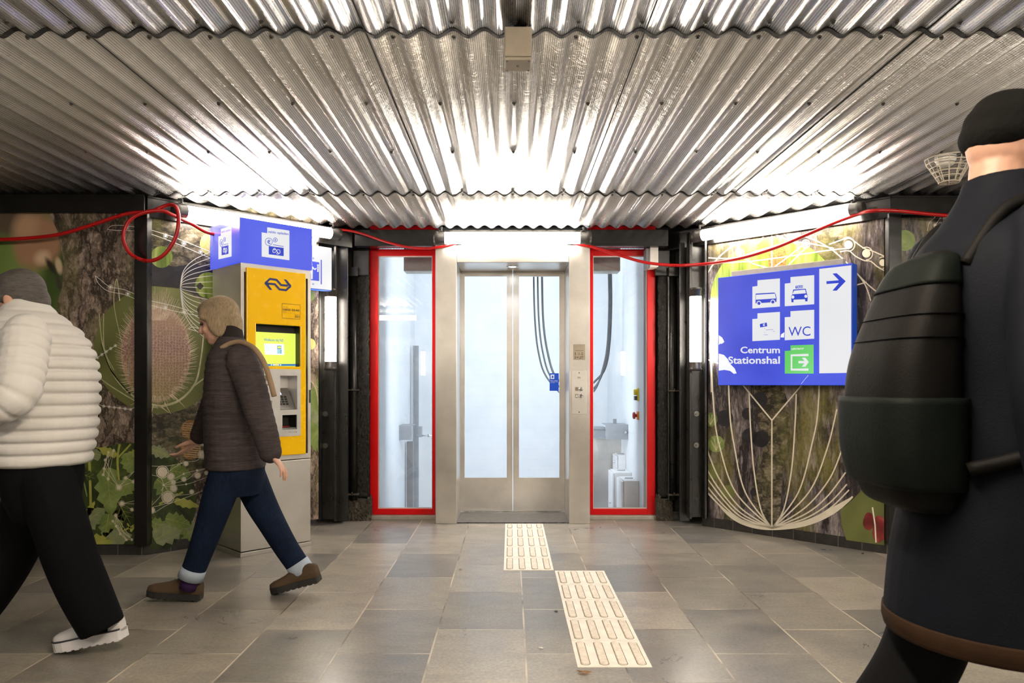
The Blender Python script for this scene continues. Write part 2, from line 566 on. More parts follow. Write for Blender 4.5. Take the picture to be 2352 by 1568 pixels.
# ------------------------------------------------------------------ floor, walls, skirting
XL, XR, YB = -7.0, 7.0, -4.2
mb = MB()
mb.box((XL, YB, -0.12), (XR, 6.34, 0.0))
struct(mb.build('floor', M['floor'], origin='world'))

def wall(name, fr, u0, u1, d0, d1, z0, z1, m):
    b = MB()
    fr.box(b, u0, u1, d0, d1, z0, z1)
    return struct(b.build(name, m, origin='world'))

wall('wall_left', FRONT(4.86), XL, -2.40, -0.12, 0.0, 0, 2.75, M['dark'])
wall('wall_left_angled', LWING, -0.03, 1.17, -0.14, -0.035, 0, 2.75, M['dark'])
wall('wall_right_angled', RWING, 0.02, 1.44, -0.14, -0.035, 0, 2.75, M['dark'])
wall('wall_right', FRONT(4.88), 2.53, XR, -0.12, 0.0, 0, 2.75, M['dark'])
b = MB()
b.box((-1.62, 6.16, 0), (-1.16, 6.26, 2.75))
b.box((1.21, 6.16, 0), (1.66, 6.26, 2.75))
b.box((-1.62, 6.16, 2.42), (1.66, 6.26, 2.75))
struct(b.build('wall_front', M['dark'], origin='world'))
b = MB()
b.box((XL, YB - 0.1, 0), (XR, YB, 2.75))
struct(b.build('wall_rear', M['rearwall'], origin='world'))

def skirting(name, fr, u0, u1, z1, tile=0.16, proud=0.0, first=0.0):
    g = shell(name)
    b = MB()
    fr.box(b, u0, u1, -0.02 + proud, -0.004 + proud, 0.0, z1)
    b.build('skirting_grout', M['grout'], g)
    b = MB()
    u = u0 + first
    while u < u1 - 0.01:
        e = min(u + tile - 0.005, u1)
        fr.box(b, max(u, u0), e, -0.006 + proud, 0.0 + proud, 0.001, z1)
        u += tile
    b.build('skirting_tile', M['skirt'], g, bevel=0.0012, seg=1)
skirting('baseboard_left', FRONT(4.815), -4.6, -2.378, 0.072, 0.157)
skirting('baseboard_left_angled', LWING, 0.0, 1.17, 0.075, 0.165)
skirting('baseboard_right_angled', RWING, 0.02, 1.40, 0.08, 0.157, first=-0.05)
skirting('baseboard_right', FRONT(4.83), 2.50, 4.6, 0.08, 0.157)
skirting('baseboard_front', FRONT(6.02), 1.235, 1.46, 0.07, 0.16)

# ------------------------------------------------------------------ ceiling of corrugated sheets
PIT, AMP, HC = 0.11, 0.0135, 2.358
def zc(x):
    return HC - AMP * math.cos(2 * PI * (x + 0.038) / PIT)
ceil = shell('ceiling')
def far_end(x):
    if x < -2.36:
        return 4.80
    if x > 2.46:
        return 4.83
    return min(5.845, 7.186 + x - 0.02, 7.31 - x - 0.02)
def sheet(x0, x1, y0, y1, dz, clip):
    b = MB()
    xs = []
    n = int(round((x1 - x0) / PIT * 12))
    xs = [x0 + (x1 - x0) * i / n for i in range(n + 1)]
    vs, vt = [], []
    for x in xs:
        e = min(y1, far_end(x)) if clip else y1
        e = max(e, y0 + 0.001)
        vs.append((x, y0, zc(x) + dz))
        vt.append((x, e, zc(x) + dz))
    N = len(xs)
    th = 0.0016
    allv = vs + vt + [(v[0], v[1], v[2] + th) for v in vs] + [(v[0], v[1], v[2] + th) for v in vt]
    fs = []
    for i in range(N - 1):
        fs.append((i, i + N, i + N + 1, i + 1))
        fs.append((i + 2 * N, i + 1 + 2 * N, i + 1 + 3 * N, i + 3 * N))
    b.add(allv, fs, 0, True)
    es = []
    for i in range(N - 1):
        es.append((i, i + 1, i + 1 + 2 * N, i + 2 * N))
        es.append((i + N, i + 3 * N, i + 1 + 3 * N, i + 1 + N))
    es += [(0, 2 * N, 3 * N, N), (N - 1, 2 * N - 1, 4 * N - 1, 3 * N - 1)]
    for f in es:
        b.f.append(list(f)); b.mi.append(0); b.sm.append(False)
    return b.build('corrugated_sheet', M['ceil'], ceil)
ROWS = [(4.83, 5.90, True), (2.60, 4.85, True), (0.37, 2.62, False), (-1.86, 0.39, False), (-4.15, -1.84, False)]
for ri, (y0, y1, clip) in enumerate(ROWS):
    c = -7
    while True:
        x0 = -0.513 + 0.99 * c
        if x0 > 6.9:
            break
        if not (ri == 0 and (x0 < -2.6 or x0 > 2.4)):
            sheet(max(x0, XL), min(x0 + 1.0, XR), y0, y1, 0.0022 * (c % 2) + (0.002 if ri % 2 else 0.0), clip)
        c += 1
def strip(y, x0, x1, w):
    b = MB()
    n = int((x1 - x0) / PIT * 12)
    A = [x0 + (x1 - x0) * i / n for i in range(n + 1)]
    vs = [(x, y, zc(x) - 0.003) for x in A] + [(x, y + w, zc(x) - 0.003) for x in A] + [(x, y, zc(x) + 0.006) for x in A] + [(x, y + w, zc(x) + 0.006) for x in A]
    N = n + 1
    fs = []
    for i in range(n):
        fs += [(i, i + N, i + N + 1, i + 1), (i, i + 1, i + 1 + 2 * N, i + 2 * N), (i + N, i + 3 * N, i + 1 + 3 * N, i + 1 + N)]
    b.add(vs, fs)
    b.build('seal_strip', M['sealstrip'], ceil)
strip(2.595, XL, XR, 0.022)
strip(4.825, -2.33, 2.44, 0.020)
strip(0.365, XL, XR, 0.022)
for ri, (y0, y1, clip) in enumerate(ROWS[:3]):
    for c in range(-4, 5):
        x = -0.513 + 0.99 * c
        if ri == 0 and abs(x) > 1.6:
            continue
        b = MB()
        b.box((x - 0.0022, y0, zc(x) - 0.0022), (x + 0.0012, min(y1, far_end(x)) if clip else y1, zc(x) + 0.003))
        b.build('lap_joint', M['sealstrip'], ceil)
scr = None
def screw(x, y):
    global scr
    z = zc(x)
    if scr is None:
        b = MB()
        b.tube([(x, y, z + 0.002), (x, y, z - 0.004)], 0.0085, 10)
        b.tube([(x, y, z - 0.004), (x, y, z - 0.010)], 0.0052, 6)
        scr = b.build('screw', M['screw'], ceil)
        scr['_x'] = (x, y, z)
    else:
        o = scr.copy()
        COL.objects.link(o)
        p = scr['_x']
        o.location = (x - p[0], y - p[1], z - p[2])
def crest(i):
    return -0.038 + PIT * (i + 0.5)
for y, lim, stp in ((3.30, 2.25, 3), (3.99, 2.6, 3), (2.555, 1.75, 2), (2.665, 1.75, 2), (4.80, 2.3, 3), (4.895, 2.2, 3)):
    i = -30
    while i < 30:
        if abs(crest(i)) < lim:
            screw(crest(i), y)
        i += stp

# ------------------------------------------------------------------ steel beams under the ceiling
b = MB()
FRONT(4.77).box(b, XL, -2.365, -0.085, 0.0, 2.222, 2.338)
FRONT(4.77).box(b, XL, -2.365, -0.085, 0.006, 2.326, 2.340)
tag(b.build('steel_beam', M['blkplain'], bevel=0.002), 'black box beam along the top of the left wall, above the grey-haired walker', 'beam')
b = MB()
LW2 = Fr((-2.355, 4.79), (R2, R2))
LW2.box(b, 0.0, 1.55, -0.09, 0.0, 2.20, 2.335)
LW2.box(b, 0.0, 1.55, -0.09, 0.006, 2.324, 2.337)
tag(b.build('steel_beam', M['blkplain'], bevel=0.002), 'black angled beam carrying the tube lamp above the yellow ticket machine', 'beam')
b = MB()
b.box((-1.24, 5.885, 2.215), (1.26, 5.985, 2.345))
for sx in (-1.21, -0.66, 0.70, 1.23):
    for z in (2.232, 2.325):
        b.tube([(sx, 5.886, z), (sx, 5.878, z)], 0.008, 6)
tag(b.build('steel_beam', M['blkplain'], bevel=0.002), 'straight black beam across the top of the lift entrance and both red windows', 'beam')
b = MB()
RW2 = Fr((1.20, 6.07), (R2, -R2))
RW2.box(b, 0.0, 1.80, -0.09, 0.0, 2.20, 2.335)
RW2.box(b, 0.0, 1.80, -0.09, 0.006, 2.324, 2.337)
tag(b.build('steel_beam', M['blkplain'], bevel=0.002), 'black angled beam carrying the tube lamp above the blue direction sign', 'beam')
b = MB()
FRONT(4.80).box(b, 2.475, XR, -0.085, 0.0, 2.215, 2.338)
FRONT(4.80).box(b, 2.475, XR, -0.085, 0.006, 2.326, 2.340)
tag(b.build('steel_beam', M['blkplain'], bevel=0.002), 'black box beam along the top of the right wall, behind the beanie wearer', 'beam')

# ------------------------------------------------------------------ steel posts
def post(fr, u0, u1, d0, d1, z0, z1, label):
    g = thing('steel_post', label, 'post', fr.p((u0 + u1) / 2, (d0 + d1) / 2, z0))
    b = MB(); fr.box(b, u0, u1, d0, d0 + 0.012, z0, z1); b.build('web', M['blk'], g, bevel=0.001, seg=1)
    for q in (u0, u1 - 0.012):
        b = MB(); fr.box(b, q, q + 0.012, d0 + 0.012, d1, z0, z1); b.build('flange', M['blk'], g, bevel=0.001, seg=1)
    b = MB(); fr.box(b, u0, u1, d1 - 0.001, d1 + 0.007, z0, z1) ; b.build('face_plate', M['blkplain'], g, bevel=0.002, seg=1)
    return g
P0 = Fr((-2.43, 4.775), (1, 0.0))
post(P0, 0.0, 0.083, -0.08, 0.0, 0.07, 2.222, 'black steel post between the two left murals, behind the hanging red cable loop')
P1 = Fr((2.46, 4.80), (1, 0.0))
post(P1, 0.0, 0.083, -0.08, 0.0, 0.07, 2.222, 'black steel post at the outer end of the right mural, left of the beanie wearer')

def channel(name, px0, px1, py_bot, Y, zt, label, depth=0.10, lip=0.018, bolts=(), m='blk'):
    """an open channel section standing beside the lift"""
    x0, x1 = (px0 - CX) / F * Y, (px1 - CX) / F * Y
    z0 = max(0.0, H - (py_bot - HY) / F * Y)
    g = thing(name, label, 'post', ((x0 + x1) / 2, Y, z0))
    b = MB(); b.box((x0, Y + depth - 0.012, z0), (x1, Y + depth, zt)); b.build('web', M[m], g, bevel=0.0015, seg=1)
    for a, c in ((x0, x0 + lip), (x1 - lip, x1)):
        b = MB(); b.box((a, Y, z0), (c, Y + depth - 0.012, zt)); b.build('flange', M[m], g, bevel=0.002, seg=1)
    for by in bolts:
        p = at((px0 + px1) / 2 - 4, by, Y + depth - 0.012)
        b = MB()
        b.tube([p, p - Vector((0, 0.004, 0))], 0.021, 14)
        b.tube([p - Vector((0, 0.004, 0)), p - Vector((0, 0.016, 0))], 0.011, 6)
        b.tube([p - Vector((0, 0.016, 0)), p - Vector((0, 0.022, 0))], 0.005, 8)
        b.build('bolt', M['screw'], g)
    return g
channel('channel_post', 730, 772, 1197, 5.80, 2.30, 'dark channel post behind the upright lamp left of the lift', bolts=(950, 1023))
channel('channel_post', 1584, 1624, 1192, 5.74, 2.30, 'dark channel post behind the upright lamp right of the lift', bolts=(950, 1022))
def ibeam(px0, px1, Y, label, zb=0.02):
    x0, x1 = (px0 - CX) / F * Y, (px1 - CX) / F * Y
    g = thing('column', label, 'column', ((x0 + x1) / 2, Y, zb))
    b = MB(); b.box((x0, Y, zb), (x1, Y + 0.014, 2.24)); b.build('front_flange', M['blk'], g, bevel=0.003, seg=1)
    b = MB(); b.box(((x0 + x1) / 2 - 0.006, Y + 0.014, zb), ((x0 + x1) / 2 + 0.006, Y + 0.17, 2.24)); b.build('web', M['blk'], g)
    b = MB(); b.box((x0, Y + 0.17, zb), (x1, Y + 0.184, 2.24)); b.build('rear_flange', M['blk'], g, bevel=0.003, seg=1)
ibeam(772, 799, 5.88, 'slim black steel column just right of the left upright lamp')
ibeam(1561, 1584, 5.88, 'slim black steel column just left of the right upright lamp')
def strap(px0, px1, Y, brackets, ptop, label, zb):
    x0, x1 = (px0 - CX) / F * Y, (px1 - CX) / F * Y
    zt = H - (ptop - HY) / F * Y
    g = thing('rail_post', label, 'post', ((x0 + x1) / 2, Y, zb))
    b = MB()
    b.tube([((x0 + x1) / 2, Y + 0.05, zb), ((x0 + x1) / 2, Y + 0.05, zt)], (x1 - x0) * 0.36, 16)
    b.build('pipe', M['blk'], g)
    b = MB(); b.box((x0, Y + 0.03, zb), (x0 + 0.012, Y + 0.09, zt + 0.05)); b.build('side_rail', M['blk'], g, bevel=0.002, seg=1)
    for by in brackets:
        p = at((px0 + px1) / 2, by, Y)
        b = MB()
        b.box((x0 - 0.002, Y - 0.012, p.z - 0.006), (x1 + 0.002, Y + 0.05, p.z + 0.004))
        b.tube([(p.x, Y - 0.004, p.z + 0.004), (p.x, Y - 0.004, p.z + 0.018)], 0.006, 6)
        b.build('bracket', M['concrete'], g)
    b = MB(); b.box((x0, Y + 0.0, zt), (x1, Y + 0.06, zt + 0.075)); b.build('top_bracket', M['blk'], g, bevel=0.004)
strap(796, 822, 5.98, (895, 1135), 634, 'rusty-bracketed black pipe rail between the left upright lamp and the left red window', 0.17)
strap(1536, 1561, 5.98, (897, 1136), 634, 'rusty-bracketed black pipe rail between the right red window and the right upright lamp', 0.17)
def rough_column(px0, px1, Y, label, side):
    x0, x1 = (px0 - CX) / F * Y, (px1 - CX) / F * Y
    g = thing('masonry_column', label, 'column', ((x0 + x1) / 2, Y, 0.0))
    b = MB()
    nz, nx = 90, 10
    rnd = random.Random(side + 5)
    grid = []
    for i in range(nz + 1):
        z = 0.20 + (2.22 - 0.20) * i / nz
        row = []
        for j in range(nx + 1):
            x = x0 + (x1 - x0) * j / nx
            edge = 0.012 if (j in (0, nx)) else 0.006
            row.append((x + rnd.uniform(-1, 1) * edge * 0.6, Y + rnd.uniform(-1, 1) * edge, z))
        grid.append(row)
    vs = [p for r in grid for p in r]
    fs = [(i * (nx + 1) + j, i * (nx + 1) + j + 1, (i + 1) * (nx + 1) + j + 1, (i + 1) * (nx + 1) + j) for i in range(nz) for j in range(nx)]
    b.add(vs, fs, 0, False)
    b.box((x0 + 0.008, Y + 0.008, 0.19), (x1 - 0.008, Y + 0.15, 2.22))
    b.build('shaft', M['masonry'], g)
    b = MB(); b.box((x0 - 0.03, Y - 0.02, 1.98 + 0.02), (x1, Y + 0.03, 2.205)); b.build('cap_plate', M['blk'], g, bevel=0.006)
    b = MB()
    xa, xb = (x0 - 0.10, x1 + 0.02) if side == 0 else (x0 - 0.02, x1 + 0.02)
    nu, nv = 26, 16
    for k2 in range(2):
        pass
    vs, fs = [], []
    for i in range(nv + 1):
        for j in range(nu + 1):
            u, v = j / nu, i / nv
            top = 0.185 + 0.03 * math.sin(u * 7 + side) + rnd.uniform(-0.012, 0.012)
            vs.append((xa + (xb - xa) * u, Y - 0.035 + 0.03 * v + rnd.uniform(-0.012, 0.012), top * v))
    fs = [(i * (nu + 1) + j, i * (nu + 1) + j + 1, (i + 1) * (nu + 1) + j + 1, (i + 1) * (nu + 1) + j) for i in range(nv) for j in range(nu)]
    b.add(vs, fs, 0, False)
    b.box((xa + 0.005, Y + 0.0, 0.0), (xb - 0.005, Y + 0.15, 0.175))
    b.build('concrete_footing', M['concrete'], g)
rough_column(820, 848, 6.04, 'rough black column on a crumbling concrete footing left of the left red window', 0)
rough_column(1512, 1538, 6.04, 'rough black column with chipped edges right of the right red window', 1)

# ------------------------------------------------------------------ red windows beside the lift
def red_window(name, xo0, xo1, outer_left):
    g = shell(name)
    Y0, Y1 = 6.10, 6.17
    zb, zt = 0.035, 2.235
    st, sn = 0.066, 0.045
    xa, xb = (xo0 + st, xo1 - sn) if outer_left else (xo0 + sn, xo1 - st)
    b = MB(); b.box((xo0, Y0, zb), (xa, Y1, 2.42)); b.build('stile', M['red'], g, bevel=0.003)
    b = MB(); b.box((xb, Y0, zb), (xo1, Y1, 2.42)); b.build('stile', M['red'], g, bevel=0.003)
    b = MB(); b.box((xa, Y0, zb), (xb, Y1, 0.082)); b.build('bottom_rail', M['red'], g, bevel=0.003)
    b = MB(); b.box((xa, Y0, 2.175), (xb, Y1, 2.228)); b.build('top_rail', M['red'], g, bevel=0.003)
    b = MB(); b.box((xa, Y0, 2.36), (xb, Y1, 2.42)); b.build('head_rail', M['red'], g, bevel=0.003)
    w = 0.006
    b = MB()
    b.box((xa, Y0 + 0.024, 0.082), (xa + w, Y0 + 0.044, 2.175)); b.box((xb - w, Y0 + 0.024, 0.082), (xb, Y0 + 0.044, 2.175))
    b.box((xa + w, Y0 + 0.024, 0.082), (xb - w, Y0 + 0.044, 0.088)); b.box((xa + w, Y0 + 0.024, 2.169), (xb - w, Y0 + 0.044, 2.175))
    b.build('glazing_gasket', M['white'], g)
    b = MB(); b.box((xa + w, Y0 + 0.030, 0.088), (xb - w, Y0 + 0.038, 2.169)); b.build('glass_pane', M['glass'], g)
    b = MB(); b.box((xa, Y0 + 0.030, 2.228), (xb, Y0 + 0.038, 2.36)); b.build('transom_pane', M['glass'], g)
    b = MB()
    x = xa
    while x < xb:
        b.box((x, Y0 + 0.050, 2.228), (x + 0.004, Y0 + 0.054, 2.36)); x += 0.013
    z = 2.232
    while z < 2.36:
        b.box((xa, Y0 + 0.046, z), (xb, Y0 + 0.050, z + 0.004)); z += 0.013
    b.build('wire_mesh', M['cable'], g)
    b = MB(); b.box((xo0 - 0.01, 6.055, 0.0), (xo1 + 0.01, 6.18, 0.034)); b.build('sill', M['signgrey'], g, bevel=0.003)
red_window('window_1', -1.160, -0.600, True)
red_window('window_2', 0.640, 1.200, False)

# ------------------------------------------------------------------ lift entrance
g = thing('elevator_entrance', 'brushed steel lift portal with two closed glass sliding doors between the red windows', 'elevator', (0.02, 6.1, 0.0))
YF, YD = 5.88, 6.36
def slab_part(name, a, c, m, parent=g, bevel=0.004):
    b = MB(); b.box(a, c)
    return b.build(name, m, parent, bevel=bevel)
jl = slab_part('jamb', (-0.597, YF, 0.0), (-0.427, YD, 2.222), M['steel'])
jr = slab_part('jamb', (0.469, YF, 0.0), (0.635, YD, 2.222), M['steel'])
hd = slab_part('lintel', (-0.4255, YF + 0.001, 2.083), (0.4675, YD, 2.222), M['steel'])
b = MB(); b.box((-0.425, YF + 0.02, 0.0), (0.467, YD - 0.03, 0.010)); b.build('threshold_plate', M['threshold'], g)
b = MB()
b.box((-0.425, YD - 0.03, 0.0), (0.467, YD + 0.05, 0.014)); b.box((-0.425, YD + 0.0, 0.014), (0.467, YD + 0.006, 0.022))
b.build('door_sill', M['chrome'], g)
def leaf(x0, x1, gx0, gx1, nm):
    y0, y1 = YD + 0.012, YD + 0.042
    d = thing_part = MB()
    z0, z1, gz0, gz1 = 0.018, 2.10, 0.305, 2.044
    d.box((x0, y0, z0), (gx0, y1, z1)); d.box((gx1, y0, z0), (x1, y1, z1))
    d.box((gx0, y0, z0), (gx1, y1, gz0)); d.box((gx0, y0, gz1), (gx1, y1, z1))
    o = d.build('door_leaf', M['steeld'], g)
    b = MB(); b.box((gx0 - 0.004, y0 + 0.010, gz0 - 0.004), (gx1 + 0.004, y0 + 0.018, gz1 + 0.004)); b.build('glass_pane', M['doorglass'], o)
    return o
dl = leaf(-0.445, 0.0195, -0.395, -0.030, 'l')
dr = leaf(0.0245, 0.485, 0.075, 0.425, 'r')
b = MB()
b.box((0.340, YD + 0.018, 1.055), (0.419, YD + 0.0215, 1.207))
st = b.build('notice_sticker', M['stickerblue'], dr)
st['label'] = 'bright blue notice sticker'
cv = Canvas(FRONT(YD + 0.018), [M['stickerwhite']], 0.0008)
cv.rect(1264.5, 860, 1273, 870, M['stickerwhite'])
cv.rect(1267.5, 862.5, 1271, 868, M['stickerblue'], 2)
cv.text('Bent u slecht', (1264.5, 873), (1281, 873), (1264.5, 874.8), M['stickerwhite'])
cv.text('ter been? vraag', (1264.5, 875.6), (1281, 875.6), (1264.5, 877.4), M['stickerwhite'])
cv.text('om hulp', (1264.5, 878), (1274, 878), (1264.5, 879.6), M['stickerwhite'])
cv.mb.build('sticker_print', cv.mats, dr)
b = MB(); b.box((-0.93, 6.44, 2.10), (0.96, 6.62, 2.32)); b.build('door_gear_housing', M['signgrey'], g, bevel=0.003)
# downlight in the soffit
b = MB()
c0 = Vector((0.018, 6.08, 2.083))
prof = [(0.030, -0.001), (0.034, -0.006), (0.046, -0.008), (0.052, -0.004), (0.053, 0.0)]
b.rings([[c0 + Vector((r * math.cos(2 * PI * j / 28), r * math.sin(2 * PI * j / 28), z)) for j in range(28)] for r, z in prof], False)
dn = b.build('downlight', M['chrome'], g)
b = MB(); b.tube([c0 + Vector((0, 0, -0.0005)), c0 + Vector((0, 0, -0.004))], 0.031, 24); b.build('lamp_lens', M['spot'], dn)
L = bpy.data.lights.new('downlight_beam', 'SPOT'); L.energy = 26.0; L.color = (0.80, 0.90, 1.0); L.spot_size = 2.2; L.spot_blend = 0.8; L.shadow_soft_size = 0.03
lo = bpy.data.objects.new('downlight_beam', L); lo.location = (0.018, 6.08, 2.072); COL.objects.link(lo)
# floor plate, call panel, number tag
JF = FRONT(YF)
def px_plate(name, px0, py0, px1, py1, th, m, parent, bevel=0.002):
    (u0, z1), (u1, z0) = JF.uv(px0, py0), JF.uv(px1, py1)
    b = MB(); JF.box(b, u0, u1, -0.001, th, z0, z1)
    return b.build(name, m, parent, bevel=bevel)
pl = px_plate('braille_plate', 1317, 790.5, 1344, 825.5, 0.004, M['plate'], g)
cv = Canvas(JF, [M['ink']], 0.0046)
cv.line([(1320.5, 805), (1340.5, 805)], 0.8, M['ink'])
cv.text('1', (1321, 809), (1322.4, 809), (1321, 815), M['ink'], bold=0.01)
cv.text('1-2', (1329.5, 809), (1339, 809), (1329.5, 815), M['ink'], bold=0.01)
cv.text('0', (1320, 818), (1323.2, 818), (1320, 824), M['ink'], bold=0.01)
cv.disc(1326.2, 820.6, 1.5, M['ink'])
cv.text('UIT', (1329.2, 818), (1339.5, 818), (1329.2, 824), M['ink'], bold=0.01)
cv.mb.build('plate_lettering', cv.mats, pl)
cp = px_plate('call_panel', 1313, 851, 1347, 950.5, 0.0025, M['steeld'], g)
for by, arrow in ((893, False), (909, True)):
    p = at(1334, by, YF)
    b = MB()
    b.tube([p - Vector((0, 0.002, 0)), p - Vector((0, 0.011, 0))], 0.0175, 24)
    b.tube([p - Vector((0, 0.011, 0)), p - Vector((0, 0.013, 0))], 0.0125, 24)
    b.build('call_button', M['chrome'], cp, bevel=0.001, seg=1)
    q = at(1325, by, YF)
    b = MB(); b.box((q.x - 0.014, YF - 0.004, q.z - 0.016), (q.x + 0.012, YF - 0.002, q.z + 0.016)); b.build('button_symbol', M['plate'], cp)
    cv = Canvas(JF, [M['stickerwhite']], 0.0045)
    if arrow:
        cv.poly([(1322, 911), (1325, 906), (1328, 911)], M['stickerwhite'])
    else:
        cv.line([(1321.5, 891.5), (1328, 891.5)], 0.8, M['ink']); cv.line([(1321.5, 895), (1328, 895)], 0.8, M['ink'])
    cv.mb.build('symbol_print', cv.mats, cp)
for by in (856, 946):
    p = at(1330, by, YF)
    b = MB(); b.tube([p - Vector((0, 0.002, 0)), p - Vector((0, 0.006, 0))], 0.005, 12); b.build('panel_screw', M['chrome'], cp)
p = at(1330, 867, YF)
b = MB(); b.box((p.x - 0.012, YF - 0.004, p.z - 0.007), (p.x + 0.012, YF - 0.002, p.z + 0.007)); b.build('indicator_window', M['plate'], cp)
px_plate('number_tag', 1281, 592, 1304, 600.5, 0.0015, M['stickerwhite'], g, bevel=0)

# ------------------------------------------------------------------ lift shaft behind the glass
SY, SXL, SXR, SZ0, SZ1 = 8.5, -1.10, 1.12, -0.45, 3.3
b = MB(); b.box((SXL - 0.3, SY, SZ0), (SXR + 0.3, SY + 0.1, SZ1)); struct(b.build('wall_shaft_rear', M['shaft'], origin='world'))
b = MB(); b.box((SXL - 0.1, 6.20, SZ0), (SXL, SY, SZ1)); struct(b.build('wall_shaft_left', M['shaft'], origin='world'))
b = MB(); b.box((SXR, 6.20, SZ0), (SXR + 0.1, SY, SZ1)); struct(b.build('wall_shaft_right', M['shaft'], origin='world'))
b = MB(); b.box((SXL - 0.1, 6.34, SZ0 - 0.1), (SXR + 0.1, SY + 0.1, SZ0)); struct(b.build('floor_shaft', M['shaft'], origin='world'))
b = MB(); b.box((SXL - 0.3, 6.18, SZ1), (SXR + 0.3, SY + 0.1, SZ1 + 0.1)); struct(b.build('ceiling_shaft', M['shaft'], origin='world'))
b = MB(); b.box((SXL - 0.3, 6.19, 2.43), (SXR + 0.3, 6.28, SZ1)); struct(b.build('wall_shaft_front', M['shaft'], origin='world'))
# shaft lighting: one overhead, plus two hidden strips added behind the jambs
for x, y, z, e, sx_, sy_, rot in ((0.0, 7.3, 3.2, SHAFT_W * 0.42, 1.2, 1.2, (0, 0, 0)), (-0.51, 6.48, 1.15, SHAFT_W * 0.22, 0.10, 1.7, (PI / 2, 0, 0)), (0.55, 6.48, 1.15, SHAFT_W * 0.22, 0.10, 1.7, (PI / 2, 0, 0))):
    L = bpy.data.lights.new('shaft_light', 'AREA')
    L.shape = 'RECTANGLE'; L.size = sx_; L.size_y = sy_; L.energy = e; L.color = (0.93, 0.965, 1.0)
    lo = bpy.data.objects.new('shaft_light', L); lo.location = (x, y, z); lo.rotation_euler = rot; COL.objects.link(lo)

def rail(px0, px1, py0, py1, Y, depth, m, name, label, cat):
    a, c = at(px0, py1, Y), at(px1, py0, Y)
    b = MB(); b.box((a.x, Y, a.z), (c.x, Y + depth, c.z))
    return tag(b.build(name, m, bevel=0.002), label, cat)
def guide_rail(px, py_top, Y, label):
    p = at(px, py_top, Y)
    b = MB(); b.box((p.x - 0.030, Y + 0.05, SZ0), (p.x + 0.030, Y + 0.062, p.z)); b.box((p.x - 0.03, Y, SZ0), (p.x - 0.016, Y + 0.05, p.z))
    return tag(b.build('guide_rail', M['shaftgrey'], bevel=0.002), label, 'rail')
guide_rail(954, 793, 8.1, 'tall grey guide rail seen through the left red window')
rail(934, 948, 1014, 1290, 7.7, 0.06, M['shaftdark'], 'cover_strip', 'brownish metal cover strip low behind the left red window', 'strip')
def rail_bracket(x_wall, px0, px1, py0, py1, Y, label):
    a, c = at(px0, py1, Y), at(px1, py0, Y)
    g2 = thing('rail_bracket', label, 'bracket', ((a.x + c.x) / 2, Y, a.z))
    b = MB(); b.box((a.x, Y, a.z), (c.x, Y + 0.008, c.z)); b.build('front_plate', M['shaftgrey'], g2, bevel=0.002)
    b = MB(); b.box((a.x, Y + 0.008, c.z - 0.008), (c.x, Y + 0.30, c.z)); b.build('top_flange', M['shaftgrey'], g2, bevel=0.002)
    xe = a.x if x_wall < 0 else c.x
    b = MB(); b.box((min(xe, x_wall), Y + 0.02, a.z - 0.01), (max(xe, x_wall) + 0.006, Y + 0.028, c.z)); b.build('wall_angle', M['shaftgrey'], g2)
    bx = a.x + 0.03 if x_wall < 0 else c.x - 0.05
    b = MB(); b.tube([(bx, Y + 0.002, (a.z + c.z) / 2), (bx, Y - 0.025, (a.z + c.z) / 2)], 0.012, 6); b.tube([(bx, Y - 0.02, (a.z + c.z) / 2), (bx, Y - 0.045, (a.z + c.z) / 2)], 0.006, 8)
    b.build('bolt', M['chrome'], g2)
    return g2
rail_bracket(SXL, 904, 946, 977, 1010, 7.3, 'pale grey bracket bolted to the shaft wall behind the left red window')
rb_ = rail_bracket(SXR, 1391, 1448, 975, 1009, 7.0, 'pale grey bracket bolted to the shaft wall behind the right red window')
b = MB(); a, c = at(1409, 978, 7.2), at(1414, 962, 7.2)
b.box((a.x, 7.2, a.z), (c.x + 0.01, 7.24, c.z)); b.build('clip', M['shaftgrey'], rb_)
p0, p1 = at(958, 1000, 7.6), at(1010, 1001, 7.6)
g2 = thing('tie_rod', 'thin galvanised tie rod level behind the left red window', 'rod', (p0.x, 7.6, p0.z))
b = MB(); b.tube([p0, p1], 0.007, 10); b.build('rod', M['chrome'], g2)
b = MB()
q = at(987, 1000, 7.6)
b.tube([q - Vector((0.02, 0, 0)), q + Vector((0.012, 0, 0))], 0.017, 6); b.build('nut', M['chrome'], g2)
b = MB()
q = at(965, 990, 7.6)
b.box((q.x - 0.02, 7.58, q.z - 0.06), (q.x + 0.02, 7.62, q.z + 0.05)); b.build('clamp', M['shaftgrey'], g2, bevel=0.003)
